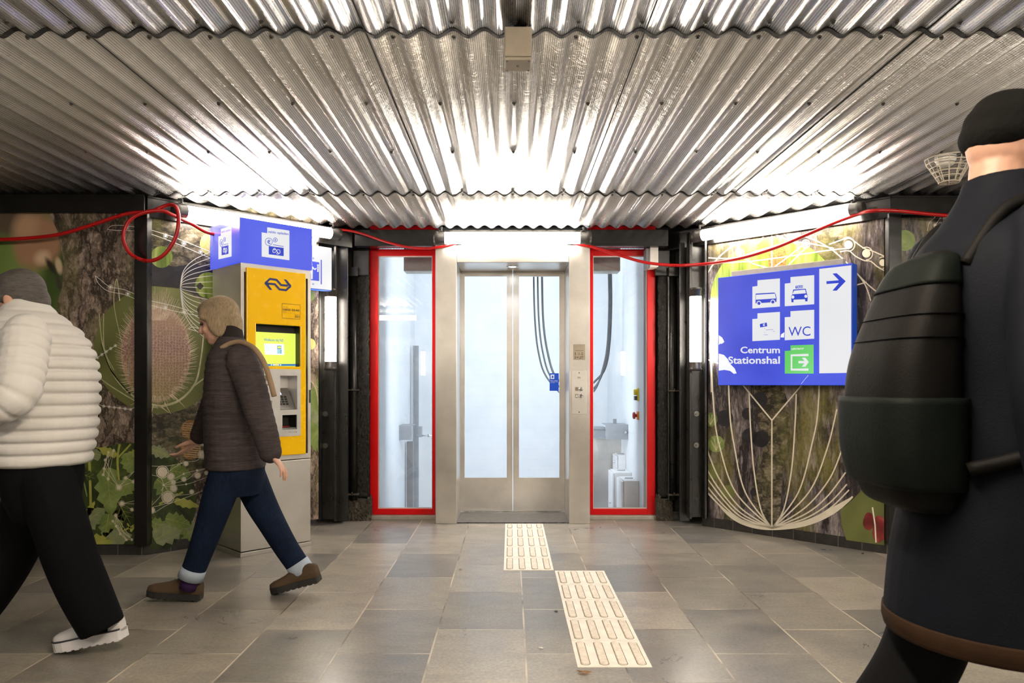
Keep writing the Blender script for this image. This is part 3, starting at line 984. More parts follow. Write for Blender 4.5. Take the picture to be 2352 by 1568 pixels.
# right side: counterweight screen, rail, cabinets, switches
rail(1352, 1437, 1007, 1290, 7.45, 0.03, M['steeld'], 'counterweight_screen', 'dull steel screen below the bracket behind the right red window', 'screen')
b = MB()
a, c = at(1362, 1006, 7.3), at(1391, 981, 7.3)
b.box((a.x, 7.3, a.z), (c.x, 7.5, c.z)); b.box((a.x, 7.28, c.z - 0.02), (c.x, 7.3, c.z))
tag(b.build('guide_shoe', M['shaftgrey'], bevel=0.004), 'small grey sliding shoe between the lift portal and the right bracket', 'guide')
def cabinet(px0, px1, py0, Yf, depth, zb, label, doors):
    a, c = at(px0, py0, Yf), at(px1, py0, Yf)
    x1 = min(c.x, SXR - 0.001)
    g2 = thing('electrical_cabinet', label, 'cabinet', ((a.x + x1) / 2, Yf + depth / 2, zb))
    b = MB(); b.box((a.x + 0.02, Yf, zb), (x1, Yf + depth, a.z)); b.build('body', M['cabinet'], g2, bevel=0.004)
    b = MB(); b.box((a.x, Yf + 0.004, zb + 0.01), (a.x + 0.017, Yf + depth - 0.004, a.z - 0.006)); d = b.build('door', M['cabinet'], g2, bevel=0.003)
    p = Vector((a.x, Yf + depth * 0.35, (zb + a.z) / 2 + 0.08))
    b = MB(); b.tube([p, p - Vector((0.014, 0, 0))], 0.012, 14); b.tube([p - Vector((0.014, 0, 0)), p - Vector((0.018, 0, 0))], 0.006, 10); b.build('lock', M['chrome'], d)
    b = MB(); b.box(((a.x + x1) / 2 - 0.02, Yf + depth * 0.5, a.z - 0.001), ((a.x + x1) / 2 + 0.05, Yf + depth * 0.5 + 0.02, a.z + 0.006)); b.build('gland_plate', M['shaftgrey'], g2)
    return g2
cabinet(1428, 1500, 1104, 6.42, 0.32, -0.44, 'front large white electrical cabinet low behind the right red window', 2)
cabinet(1407, 1500, 1085, 6.78, 0.30, -0.44, 'rear large white electrical cabinet standing just behind the front one', 2)
cabinet(1415, 1452, 1045, 7.15, 0.24, 0.12, 'smallest white electrical cabinet, hung above the two large ones', 1)
def switch(px, py, Y, m1, m2, label, mush):
    p = at(px, py, Y)
    g2 = thing('emergency_switch' if mush else 'pit_switch', label, 'switch', (p.x, Y, p.z))
    b = MB(); b.box((p.x - 0.005, Y - 0.035, p.z - (0.036 if mush else 0.052)), (SXR, Y + 0.035, p.z + (0.036 if mush else 0.060))); b.build('housing', m1, g2, bevel=0.004)
    if mush:
        b = MB()
        q = Vector((p.x - 0.005, Y, p.z))
        b.rings([[q + Vector((-x, r * math.cos(2 * PI * j / 20), r * math.sin(2 * PI * j / 20))) for j in range(20)] for x, r in ((0, 0.014), (0.012, 0.014), (0.016, 0.030), (0.030, 0.031), (0.036, 0.022), (0.038, 0.004))], True)
        b.build('mushroom_button', m2, g2)
    else:
        b = MB(); b.tube([(p.x - 0.004, Y, p.z + 0.025), (p.x - 0.032, Y, p.z + 0.025)], 0.026, 18); b.build('rotary_knob', M['yellow'], g2, bevel=0.003)
        b = MB(); b.box((p.x - 0.028, Y - 0.026, p.z - 0.045), (p.x - 0.004, Y + 0.026, p.z - 0.008)); b.build('socket', M['cable'], g2, bevel=0.003)
switch(1464, 907, 6.45, M['yellow'], None, 'yellow and black pit switch on the shaft wall behind the right red window', False)
switch(1464, 954, 6.45, M['orange'], M['mushroom'], 'orange emergency stop with a red mushroom button below the yellow switch', True)
# hanging travelling cables: loops from high on the left to high on the right
for i, (pl0, pr0, pb, yy, r, lab) in enumerate(((1227, 1399, 925, 7.00, 0.0085, 'leftmost and lowest of the three looped grey cables behind the right lift door'),
                                           (1235, 1402, 915, 7.06, 0.0085, 'middle one of the three looped grey cables behind the right lift door'),
                                           (1244, 1404, 900, 7.12, 0.0105, 'rightmost and thickest of the three looped grey cables behind the right lift door'))):
    px = [(pl0 - 1, 300), (pl0, 500), (pl0 - 1 + i, 640), (pl0 + 2 + i, 740), (pl0 + 10 + 2 * i, 810), (pl0 + 28 + 2 * i, 865), ((pl0 + pr0) / 2 - 10, pb - 8), ((pl0 + pr0) / 2 + 14, pb - 3), (pr0 - 34, pb - 28), (pr0 - 14, 845), (pr0 - 4, 790), (pr0, 700), (pr0 - 1, 600), (pr0 - 2, 300)]
    b = MB(); b.tube([at(x, y, yy) for x, y in catmull(px, 6)], r, 10)
    tag(b.build('hanging_cable', M['cable']), lab, 'cable', 'looped cables in the lift shaft')

# ------------------------------------------------------------------ tube lamps
def tube_lamp(p0, p1, r, label, m, capl=0.075, group='tube lamps around the lift', clips=True):
    p0, p1 = Vector(p0), Vector(p1)
    d = (p1 - p0).normalized()
    mid = (p0 + p1) / 2
    g2 = thing('tube_lamp', label, 'lamp', mid, group)
    b = MB(); b.tube([p0, p1], r, 28); b.build('diffuser', m, g2)
    for e, s in ((p0, -1), (p1, 1)):
        b = MB()
        prof = [(0.0, r * 1.03), (0.045, r * 1.03), (0.047, r * 1.13), (capl, r * 1.13), (capl + 0.004, r * 0.9)]
        side = Vector((0, 0, 1)) if abs(d.z) < 0.5 else Vector((1, 0, 0))
        A = d.cross(side).normalized(); B = d.cross(A)
        b.rings([[e + d * (s * t2) + (A * math.cos(2 * PI * j / 28) + B * math.sin(2 * PI * j / 28)) * q for j in range(28)] for t2, q in prof], True)
        b.build('end_cap', M['endcap'], g2)
        if clips and abs(d.z) < 0.5:
            back = Vector((-d.y, d.x, 0))
            if back.y < 0:
                back = -back
            b = MB()
            q = e + d * (s * 0.03)
            b.tube([q + Vector((0, 0, r * 1.05)), q + Vector((0, 0, r + 0.035)), q + back * 0.05 + Vector((0, 0, r + 0.045))], 0.009, 8)
            b.tube([q + Vector((0, 0, r * 1.02)) - d * 0.012, q + Vector((0, 0, r * 1.25)) - d * 0.012], 0.014, 8)
            b.build('clip', M['clip'], g2)
    if not clips:
        return g2
    return g2
L0, L1 = at(428, 486, 4.865), at(758, 535.5, 5.627)
tube_lamp(L0, L1, 0.0405, 'tube lamp hung at an angle above the yellow ticket machine', M['tube'], 0.085)
tube_lamp(at(1022, 546.5, 5.78), at(1332, 546.5, 5.78), 0.046, 'tube lamp level above the lift doors', M['tube'], 0.085)
tube_lamp(at(1615, 540, 5.65), at(1953, 482, 4.87), 0.0415, 'tube lamp hung at an angle above the blue direction sign', M['tube'], 0.085)
tube_lamp(at(759.5, 830, 5.76), at(759.5, 682, 5.76), 0.043, 'upright tube lamp on the dark channel post left of the lift', M['tube'], 0.065)
tube_lamp(at(1597.5, 831, 5.70), at(1597.5, 681, 5.70), 0.043, 'upright tube lamp on the dark channel post right of the lift', M['tube'], 0.065)
# behind the camera: lamps mirrored in the glass, plus tubes added to brighten the foreground
for x0, x1, y, lab in ((-2.75, -1.62, -0.46, 'tube lamp across the passage, the left one nearest the middle'), (-4.1, -2.95, -0.46, 'added fill tube across the passage, farthest left'), (2.5, 3.6, -0.46, 'added fill tube across the passage, the right one nearest the middle'), (3.8, 4.9, -0.46, 'added fill tube across the passage, farthest right'),
                   (2.7, 3.8, 0.9, 'added fill tube over the near side of the passage')):
    tube_lamp((x0, y, 2.25), (x1, y, 2.25), 0.042, lab, M['sidefill'] if x0 > 2 else M['reartube'], 0.085, group='tube lamps across the passage')
tube_lamp((0.022, 0.35, 2.262), (0.022, 1.75, 2.262), 0.042, 'added fill tube along the middle of the passage ceiling behind the junction box', M['midfill'], 0.085, group='tube lamps across the passage')  # unseen tube added to light the floor in the foreground
for x, lab in ((-1.93, 'upright tube lamp on the rear wall, left'), (2.50, 'upright tube lamp on the rear wall, right')):
    tube_lamp((x, -4.08, 1.30), (x, -4.08, 1.82), 0.043, lab, M['reartube'], 0.065, group='tube lamps across the passage')
RB = Fr((-1.85, -2.0), (-1, 0))
g2 = thing('platform_sign', 'hanging sign to platforms across the passage, mirrored faintly in the left red window', 'sign', (-2.25, -2.05, 1.66))
b = MB(); RB.box(b, 0.0, 0.80, -0.08, 0.0, 1.66, 2.0); b.build('housing', M['signgrey'], g2, bevel=0.003)
b = MB()
for u in (0.1, 0.66):
    RB.box(b, u, u + 0.03, -0.05, -0.02, 2.0, 2.34)
b.build('hanger', M['signgrey'], g2)
b = MB()
mats_ = [M['signgrey'], M['bwhite'], M['pblue']]
for u in (0.06, 0.30, 0.54):
    b.add([RB.p(u, 0.002, 1.70), RB.p(u + 0.2, 0.002, 1.70), RB.p(u + 0.2, 0.002, 1.95), RB.p(u, 0.002, 1.95)], [(0, 1, 2, 3)], 1)
for s_, u in (('1', 0.36), ('2', 0.12)):
    vs_, fs_ = text_mesh(s_, 0.02)
    b.add([RB.p(u + 0.08 * x_, 0.003, 1.72 + 0.14 * y_) for x_, y_ in vs_], fs_, 2)
for P_ in ([(0.58, 1.74), (0.60, 1.72), (0.72, 1.86), (0.70, 1.88)], [(0.62, 1.88), (0.62, 1.91), (0.72, 1.91), (0.72, 1.88)], [(0.69, 1.81), (0.72, 1.81), (0.72, 1.91), (0.69, 1.91)]):
    b.add([RB.p(u_, 0.003, z_) for u_, z_ in P_], [(0, 1, 2, 3)], 2)
b.build('lit_face', mats_, g2)

# ------------------------------------------------------------------ red cable
def cable_run(pts, r, label):
    b = MB(); b.tube(catmull(pts, 10), r, 10)
    return tag(b.build('power_cable', M['redcable']), label, 'cable')
def A3(l):
    return [tuple(at(*q)) for q in l]
cable_run(A3([(-260, 520, 4.70), (-100, 545, 4.70), (0, 550, 4.70), (120, 541, 4.70), (200, 520, 4.70), (290, 491, 4.70), (345, 486, 4.70), (385, 471, 4.71), (405, 476, 4.68), (410, 510, 4.66), (401, 550, 4.66),
              (375, 586, 4.66), (340, 599, 4.66), (300, 583, 4.66), (283, 545, 4.66), (296, 508, 4.67), (330, 488, 4.68), (372, 484, 4.70), (393, 492, 4.74), (440, 514, 4.90), (484, 536, 4.99), (560, 546, 5.20), (700, 536, 5.55), (740, 526, 5.70)]), 0.0118,
          'red cable sagging along the left beam with one big loop over the post')
cable_run(A3([(738, 528, 5.70), (790, 528, 5.81), (830, 536, 5.85), (880, 553, 5.85), (930, 566, 5.86), (975, 570, 5.86), (1010, 567, 5.86), (1060, 556, 5.86)]), 0.0095,
          'short red cable drooping from the left tube lamp to the lift lamp')
cable_run(A3([(1300, 555, 5.86), (1345, 563, 5.86), (1372, 570, 5.85), (1420, 585, 5.83), (1480, 602, 5.82), (1550, 609, 5.78), (1620, 606, 5.60), (1700, 593, 5.42), (1780, 569, 5.24), (1850, 540, 5.08), (1920, 510, 4.94), (1970, 492, 4.82),
              (2003, 484, 4.72), (2060, 484, 4.70), (2140, 492, 4.70), (2240, 500, 4.70), (2340, 510, 4.70), (2500, 530, 4.70)]), 0.0118,
          'long red cable sagging past the right red window and along the right beam')

p0, p1 = at(1492, 613, 5.94), at(1512, 568, 5.94)
g2 = thing('terminal_box', 'small cream box under the beam at the top right corner of the right red window', 'box', (p0.x, 5.97, p0.z))
b = MB(); b.box((p0.x + 0.004, 5.935, p0.z), (p1.x, 6.09, p1.z)); b.build('housing', M['white'], g2, bevel=0.003)
b = MB(); b.box((p0.x - 0.022, 5.96, p0.z - 0.006), (p0.x + 0.004, 6.09, p1.z - 0.004)); b.build('side_plate', M['shaftgrey'], g2, bevel=0.002)

# ------------------------------------------------------------------ things on the ceiling
c0 = at(1190, 101, 2.60)
g2 = thing('junction_box', 'beige junction box hanging from the middle of the corrugated ceiling', 'box', (c0.x, 2.56, c0.z))
x0, x1 = at(1159, 0, 2.55).x, at(1221, 0, 2.55).x
zt, zb2 = at(0, 70, 2.55).z, at(0, 131, 2.50).z
b = MB(); b.box((x0, 2.52, zb2 + 0.012), (x1, 2.62, zt)); b.build('housing', M['beige'], g2, bevel=0.005, seg=3)
b = MB(); b.box((x0 + 0.002, 2.522, zb2), (x1 - 0.002, 2.618, zb2 + 0.011)); lid = b.build('lid', M['beige'], g2, bevel=0.004)
for sx in (x0 + 0.009, x1 - 0.009):
    for sy in (2.531, 2.609):
        b = MB(); b.tube([(sx, sy, zb2 + 0.002), (sx, sy, zb2 - 0.002)], 0.004, 10); b.build('lid_screw', M['screw'], lid)
b = MB(); b.tube([((x0 + x1) / 2, 2.57, zb2 + 0.002), ((x0 + x1) / 2, 2.57, zb2 - 0.002)], 0.006, 12); b.build('lid_badge', M['screw'], lid)
b = MB(); b.tube([((x0 + x1) / 2, 2.585, zt - 0.005), ((x0 + x1) / 2, 2.585, zt + 0.02), ((x0 + x1) / 2, 2.59, HC + 0.01)], [0.026, 0.022, 0.014], 16); b.build('cable_gland', M['clip'], g2)
b = MB(); b.box((x0 + 0.004, 2.575, zt - 0.002), (x1 - 0.004, 2.60, zt + 0.008)); b.box(((x0 + x1) / 2 - 0.012, 2.58, zt), ((x0 + x1) / 2 + 0.012, 2.592, HC)); b.build('hanger', M['clip'], g2)

dc = at(2180, 385, 4.0)
g2 = thing('smoke_detector', 'cream smoke detector inside a wire cage under the ceiling, right of the red cable', 'detector', (dc.x, 4.0, 2.12))
b = MB()
prof = [(0.052, 2.350), (0.052, 2.326), (0.046, 2.318), (0.040, 2.302), (0.030, 2.296), (0.012, 2.294)]
b.rings([[Vector((dc.x - 0.02 + r * math.cos(2 * PI * j / 24), 4.0 + r * math.sin(2 * PI * j / 24), z)) for j in range(24)] for r, z in prof], True)
b.build('detector_head', M['white'], g2)
b = MB()
zt, zb3 = at(0, 362, 4.0).z, at(0, 419, 4.0).z
lev = [(0.115, zt - 0.005), (0.108, zt - 0.030), (0.092, zt - 0.055), (0.078, zt - 0.080), (0.064, zt - 0.105), (0.050, zb3)]
for r, z in lev:
    b.tube([(dc.x + r * math.cos(2 * PI * j / 20), 4.0 + r * math.sin(2 * PI * j / 20), z) for j in range(21)], 0.0030, 6)
for j in range(12):
    a = 2 * PI * j / 12
    b.tube([(dc.x + r * math.cos(a), 4.0 + r * math.sin(a), z) for r, z in lev] + [(dc.x, 4.0, zb3)], 0.0026, 6)
b.build('wire_cage', M['cage'], g2)
for a in (0.5, 2.6, 4.7):
    q = Vector((dc.x + 0.115 * math.cos(a), 4.0 + 0.115 * math.sin(a), lev[0][1]))
    b = MB(); b.tube([q, q + Vector((0, 0, 0.03)), (q.x, q.y, HC)], 0.004, 6); b.build('cage_hook', M['cage'], g2)

# ------------------------------------------------------------------ tactile paving tiles and litter
ORD = ['nearest the lift threshold', 'second from the lift threshold', 'third from the lift threshold', 'fourth from the lift threshold', 'fifth from the lift threshold']
tile0 = None
def tactile(x0, x1, y0, y1, label, group):
    g2 = thing('tactile_tile', label, 'tile', ((x0 + x1) / 2, (y0 + y1) / 2, 0.0), group)
    b = MB(); b.box((x0 + 0.002, y0 + 0.002, -0.003), (x1 - 0.002, y1 - 0.002, 0.003)); b.build('slab', M['tactile'], g2, bevel=0.001, seg=1)
    w = (x1 - x0) / 4
    for i in range(4):
        cx = x0 + w * (i + 0.5)
        rw = 0.017
        ya, yb = y0 + 0.018, y1 - 0.018
        out = [(cx + rw * math.cos(a), yb - rw + rw * math.sin(a)) for a in [PI * q / 8 for q in range(9)]] + [(cx + rw * math.cos(a), ya + rw + rw * math.sin(a)) for a in [PI + PI * q / 8 for q in range(9)]]
        b = MB()
        sc = lambda f, z: [Vector((cx + (x - cx) * f, (y0 + y1) / 2 + (y - (y0 + y1) / 2) * (1 - (1 - f) * 0.12), z)) for x, y in out]
        b.rings([sc(1.0, 0.003), sc(0.86, 0.008)], True, 0, False)
        b.build('rib', M['rib'], g2)
        b = MB()
        sq = lambda e: [Vector((cx + (x - cx) * e, (y0 + y1) / 2 + (y - (y0 + y1) / 2) * (1 + (e - 1) * 0.12), 0.0034)) for x, y in out]
        b.rings([sq(1.16), sq(0.98)], False, 0, False)
        b.build('dirt_line', M['dirt'], g2)
    return g2
ys = [5.865 - 0.2875 * 0, 5.66, 5.362, 5.064, 4.710, 4.41]
edges = [5.872, 5.67, 5.36, 5.05, 4.74, 4.415]
for i in range(5):
    tactile(-0.042, 0.262, edges[i + 1], edges[i], 'cream ribbed tactile tile in the far row, ' + ORD[i], 'tactile tiles in the row at the lift')
edges = [4.405, 4.108, 3.812, 3.505, 3.205, 2.908]
for i in range(5):
    nm = ['farthest from the camera', 'second from its far end', 'in the middle', 'second from its near end', 'nearest the camera']
    tactile(0.263, 0.562, edges[i + 1], edges[i], 'cream ribbed tactile tile in the near row, ' + nm[i], 'tactile tiles in the near row')

def scrap(px, py, s, m, name, label, cat, kind):
    d = F * H / (py - HY)
    p = at(px, py, d)
    b = MB()
    rnd = random.Random(int(px))
    n = 9
    rim = []
    for i in range(n):
        a = 2 * PI * i / n
        r = s * (0.6 + 0.4 * rnd.random()) * (1.0 if kind != 'leaf' else (1.25 if i in (0, 4) else 0.6))
        rim.append(Vector((p.x + r * math.cos(a), p.y + 0.6 * r * math.sin(a), 0.003 + 0.35 * s * rnd.random())))
    top = [Vector((p.x, p.y, 0.003 + s * 0.30))]
    b.add(rim + top, [(i, (i + 1) % n, n) for i in range(n)])
    b.add([Vector((v.x, v.y, 0.0008)) for v in rim], [tuple(range(n))[::-1]])
    return tag(b.build(name, m), label, cat)
scrap(1341, 1548, 0.034, M['leafbrown'], 'dry_leaf', 'curled brown leaf lying just in front of the nearest tactile tile', 'leaf', 'leaf')
scrap(1278, 1404, 0.013, M['litter'], 'litter_scrap', 'small dark scrap left of the near tactile row', 'litter', 'x')
scrap(1243, 1489, 0.013, M['white'], 'paper_scrap', 'tiny white paper scrap on the slabs left of the near tactile row', 'litter', 'x')
scrap(1524, 1224, 0.014, M['leafbrown'], 'dry_leaf', 'tiny brown leaf on the floor in front of the right red window', 'leaf', 'leaf')
scrap(1058, 1309, 0.014, M['leafbrown'], 'dry_leaf', 'small brown leaf bits on the slabs left of the far tactile row', 'leaf', 'leaf')
scrap(1981, 1272, 0.014, M['litter'], 'litter_scrap', 'small dark scrap on the floor below the right mural', 'litter', 'x')

# ------------------------------------------------------------------ ticket machine
def holed_plate(fr, u0, u1, z0, z1, d0, d1, holes, name, m, parent, bevel=0.002):
    us = sorted({u0, u1, *[h[0] for h in holes], *[h[1] for h in holes]})
    zs = sorted({z0, z1, *[h[2] for h in holes], *[h[3] for h in holes]})
    def solid(i, j):
        if i < 0 or j < 0 or i >= len(us) - 1 or j >= len(zs) - 1:
            return False
        a, c = (us[i] + us[i + 1]) / 2, (zs[j] + zs[j + 1]) / 2
        return not any(h[0] < a < h[1] and h[2] < c < h[3] for h in holes)
    b = MB()
    ids = {}
    def vid(i, j, k):
        if (i, j, k) not in ids:
            ids[(i, j, k)] = len(b.v)
            b.v.append(tuple(fr.p(us[i], d1 if k else d0, zs[j])))
        return ids[(i, j, k)]
    def q(*c):
        b.f.append([vid(*x) for x in c]); b.mi.append(0); b.sm.append(False)
    for i in range(len(us) - 1):
        for j in range(len(zs) - 1):
            if not solid(i, j):
                continue
            q((i, j, 1), (i + 1, j, 1), (i + 1, j + 1, 1), (i, j + 1, 1))
            q((i, j, 0), (i, j + 1, 0), (i + 1, j + 1, 0), (i + 1, j, 0))
            if not solid(i - 1, j): q((i, j, 0), (i, j, 1), (i, j + 1, 1), (i, j + 1, 0))
            if not solid(i + 1, j): q((i + 1, j, 1), (i + 1, j, 0), (i + 1, j + 1, 0), (i + 1, j + 1, 1))
            if not solid(i, j - 1): q((i, j, 0), (i + 1, j, 0), (i + 1, j, 1), (i, j, 1))
            if not solid(i, j + 1): q((i, j + 1, 1), (i + 1, j + 1, 1), (i + 1, j + 1, 0), (i, j + 1, 0))
    return b.build(name, m, parent, bevel=bevel)

K = Fr((-1.733, 4.746), (R2, R2))
KW, KD = 0.500, 0.43
KS = Fr(tuple(K.p(0, -KD, 0))[:2], tuple(K.n)[:2])
g = thing('ticket_machine', 'yellow and steel railway ticket machine with a blue lit top box by the left mural', 'ticket machine', K.p(KW / 2, -KD / 2, 0))
def kbox(name, u0, u1, d0, d1, z0, z1, m, parent=g, bevel=0.003):
    b = MB(); K.box(b, u0, u1, d0, d1, z0, z1)
    return b.build(name, m, parent, bevel=bevel)
kbox('plinth', -0.004, KW + 0.004, -KD, 0.004, 0.0, 0.028, M['steelk'])
kbox('lower_cabinet', 0.0, KW, -KD, 0.0, 0.034, 0.600, M['steelk'], bevel=0.005)
b = MB()
K.box(b, 0.0, KW, -KD, -0.15, 0.606, 1.897)
K.box(b, 0.0, 0.022, -0.15, 0.0, 0.606, 1.897)
K.box(b, KW - 0.022, KW, -0.15, 0.0, 0.606, 1.897)
K.box(b, 0.022, KW - 0.022, -0.15, 0.0, 1.84, 1.897)
K.box(b, 0.022, KW - 0.022, -0.15, 0.0, 0.606, 0.64)
b.build('upper_cabinet', M['steelk'], g)
kbox('lock_strip', KW - 0.015, KW - 0.001, 0.0, 0.003, 0.985, 1.075, M['chrome'], bevel=0.001)
# yellow door with its openings
def kuv(px, py, d=0.0):
    return K.uv(px, py, d)
yu0, yu1 = kuv(567, 700, 0.02)[0], kuv(703, 700, 0.02)[0]
yz1, yz0 = kuv(634, 620.5, 0.02)[1], kuv(703, 1042, 0.02)[1]
def hole(x0, y0, x1, y1, d=0.02):
    u0, z1 = kuv(x0, y0, d)
    u1, z0 = kuv(x1, y1, d)
    z1b = kuv((x0 + x1) / 2, (y0), d)[1]
    return (u0, u1, kuv((x0 + x1) / 2, y1, d)[1], z1b)
hs = hole(588.5, 746, 690, 841)
fac = (kuv(594, 900, .02)[0], kuv(690, 900, .02)[0], kuv(690, 1000, .02)[1], kuv(690, 848, .02)[1])
door = holed_plate(K, yu0, yu1, yz0, yz1, 0.0, 0.02, [hs, (fac[0] + .006, fac[1] - .006, fac[2] + .006, fac[3] - .006)], 'yellow_door', M['kyellow'], g, bevel=0.006)
hk, ht = hole(643.5, 862.5, 682.5, 940.5, .024), hole(648.5, 952.5, 682, 986, .024)
hc, hb, hn = hole(602, 862, 621, 885, .024), hole(602, 920, 625, 943, .024), hole(602, 961.5, 630, 989, .024)
face = holed_plate(K, *fac, 0.014, 0.025, [hk, ht, hc, hb, hn], 'facia', M['facia'], g, bevel=0.002)
def liner(h, depth, m, nm, back=None):
    e = 0.004
    b = MB()
    u0, u1, z0, z1 = h
    d0, d1 = 0.013 - depth, 0.0135
    K.box(b, u0 - e, u0, d0, d1, z0 - e, z1 + e); K.box(b, u1, u1 + e, d0, d1, z0 - e, z1 + e)
    K.box(b, u0, u1, d0, d1, z1, z1 + e); K.box(b, u0, u1, d0, d1, z0 - e, z0)
    K.box(b, u0 - e, u1 + e, d0 - e, d0, z0 - e, z1 + e)
    return b.build(nm, m, g)
liner(hs, 0.075, M['recess'], 'screen_recess')
liner(hk, 0.11, M['facia'], 'keypad_recess')
liner(ht, 0.10, M['recess'], 'ticket_tray')
liner(hc, 0.012, M['plate'], 'coin_slot')
liner(hb, 0.014, M['facia'], 'card_slot')
liner(hn, 0.02, M['plate'], 'note_slot')
# screen and its picture
ds = -0.046
su0, su1 = hs[0] + 0.001, kuv(683, 800, ds)[0]
sz1, sz0 = kuv(636, 764, ds)[1], hs[2] + 0.003
b = MB(); K.box(b, su0, su1, ds - 0.012, ds, sz0, sz1)
sc_ = b.build('screen', M['screen'], g)
cv = Canvas(K, [M['screen']], ds + 0.0006)
cv.text('Welkom bij NS', (606, 776.5), (650.5, 778.5), (606, 784.5), M['screenb'], 1, bold=0.012)
cv.poly([(606.5, 788.5), (651.5, 790), (653, 815), (608.5, 814)], M['screenw'], 1)
for i, (y, e) in enumerate(((793.5, 617), (796.5, 625), (799.3, 622), (802, 621), (804.8, 622))):
    cv.line([(609.5, y), (e, y + 0.3)], 0.7, M['screenp'], 2)
cv.rect(636.5, 793.5, 646, 802, M['screenb'], 2); cv.rect(637.6, 795, 645, 800, M['screen'], 3)
cv.rect(636.5, 802.6, 647, 812, M['screenp'], 2); cv.rect(644, 804, 646, 807, M['screenb'], 3); cv.rect(644, 809, 646, 811, M['screenb'], 3)
cv.rect(589, 835.6, 680.5, 840, M['screenb'], 1)
for x, m in ((622, 'screenw'), (626.8, 'screenw'), (629.5, 'screenw'), (632.5, 'amber'), (635, 'amber'), (638, 'screenw'), (643, 'screenw')):
    cv.rect(x, 836.6, x + 2.6, 839, M[m], 2)
cv.mb.build('screen_picture', cv.mats, g)
# keypad on its sloping shelf
u0, u1, z0, z1 = hk
b = MB()
zs0, zs1 = z0 + 0.002, z0 + 0.145
b.add([K.p(u0, 0.008, zs0), K.p(u1, 0.008, zs0), K.p(u1 - 0.012, -0.085, zs1), K.p(u0, -0.085, zs1), K.p(u0, -0.096, zs0), K.p(u1, -0.096, zs0)],
      [(0, 1, 2, 3), (0, 4, 5, 1), (4, 3, 2, 5), (0, 3, 4), (1, 5, 2)])
pad = b.build('keypad_shelf', M['keys'], g)
def shelf(t, s):
    return K.p(u0 + (u1 - u0) * s, 0.008 - 0.093 * t, zs0 + (zs1 - zs0) * t) + Vector((0, 0, 0.001)) + K.n * 0.0015
b = MB()
for r in range(4):
    for c in range(3):
        s, t = 0.10 + c * 0.20, 0.20 + r * 0.11
        b.add([shelf(t, s), shelf(t, s + 0.15), shelf(t + 0.08, s + 0.15), shelf(t + 0.08, s)], [(0, 1, 2, 3)])
b.build('keypad_keys', M['recess'], g)
b = MB(); b.add([shelf(0.68, 0.02), shelf(0.68, 0.42), shelf(0.92, 0.36), shelf(0.92, 0.02)], [(0, 1, 2, 3)])
b.build('keypad_display', M['keyglow'], g)
b = MB(); q = K.p((hc[0] + hc[1]) / 2 - 0.005, 0.004, hc[3] - 0.014); b.ell(q, (0.005, 0, 0), (0, 0.005, 0), (0, 0, 0.005), 10, 8); b.build('coin_light', M['amber'], g)
b = MB(); K.box(b, hc[1] - 0.028, hc[1] - 0.006, 0.002, 0.008, hc[2] + 0.01, hc[2] + 0.032); b.build('coin_flap', M['facia'], g)
b = MB(); K.box(b, hb[0], hb[1] - 0.012, 0.0, 0.007, hb[2] + 0.006, hb[3] - 0.03); b.build('card_flap', M['facia'], g)
b = MB(); K.box(b, ht[0] + 0.002, ht[1] - 0.03, -0.07, -0.02, ht[2] + 0.016, ht[2] + 0.020); b.build('ticket_slot_lip', M['mushroom'], g)
b = MB(); K.box(b, ht[0], ht[1], -0.08, 0.010, ht[2], ht[2] + 0.012); b.build('tray_floor', M['keys'], g)
# printing on the door
cv = Canvas(K, [M['navy'], M['ink']], 0.0206)
c7 = lambda x, y: (560 + x / 7.128, 600 + y / 7.128)
for st in ([(350, 360), (428, 288), (536, 303), (610, 388), (722, 398)], [(372, 362), (507, 374), (585, 460), (692, 472), (766, 404)]):
    cv.line([c7(*p_) for p_ in st], 5.0, M['navy'])
cv.poly([c7(333, 358), c7(382, 350), c7(465, 468), c7(425, 467)], M['navy'])
cv.poly([c7(653, 294), c7(697, 300), c7(783, 402), c7(735, 408)], M['navy'])
fr_ = [c7(626, 690), c7(924, 713), c7(924, 948), c7(628, 928)]
cv.line(fr_ + [fr_[0]], 0.9, M['ink'])
cv.text('0800 0540', c7(637, 770), c7(910, 787), c7(637, 806), M['ink'], bold=0.012)
cv.text('301', c7(830, 884), c7(910, 889), c7(830, 922), M['ink'], bold=0.012)
cv.text('Hulp nodig?', c7(642, 737), c7(718, 742), c7(642, 751), M['ink'])
cv.text('Buiten dienst?', c7(642, 815), c7(704, 820), c7(642, 827), M['ink'])
cv.text('bel gratis en vermeld het nummer', c7(642, 834), c7(845, 846), c7(642, 844), M['ink'])
cv.line([c7(828, 869), c7(910, 874)], 0.5, M['ink'])
cv.mb.build('door_lettering', cv.mats, g)
cv = Canvas(K, [M['ink']], 0.0256)
cv.text('uitgifte kaartjes', (661.5, 991), (678, 990.5), (661.5, 993), M['ink'])
cv.poly([(679, 992.5), (681.5, 992.3), (680.3, 989.8)], M['ink'])
cv.mb.build('facia_lettering', cv.mats, g)
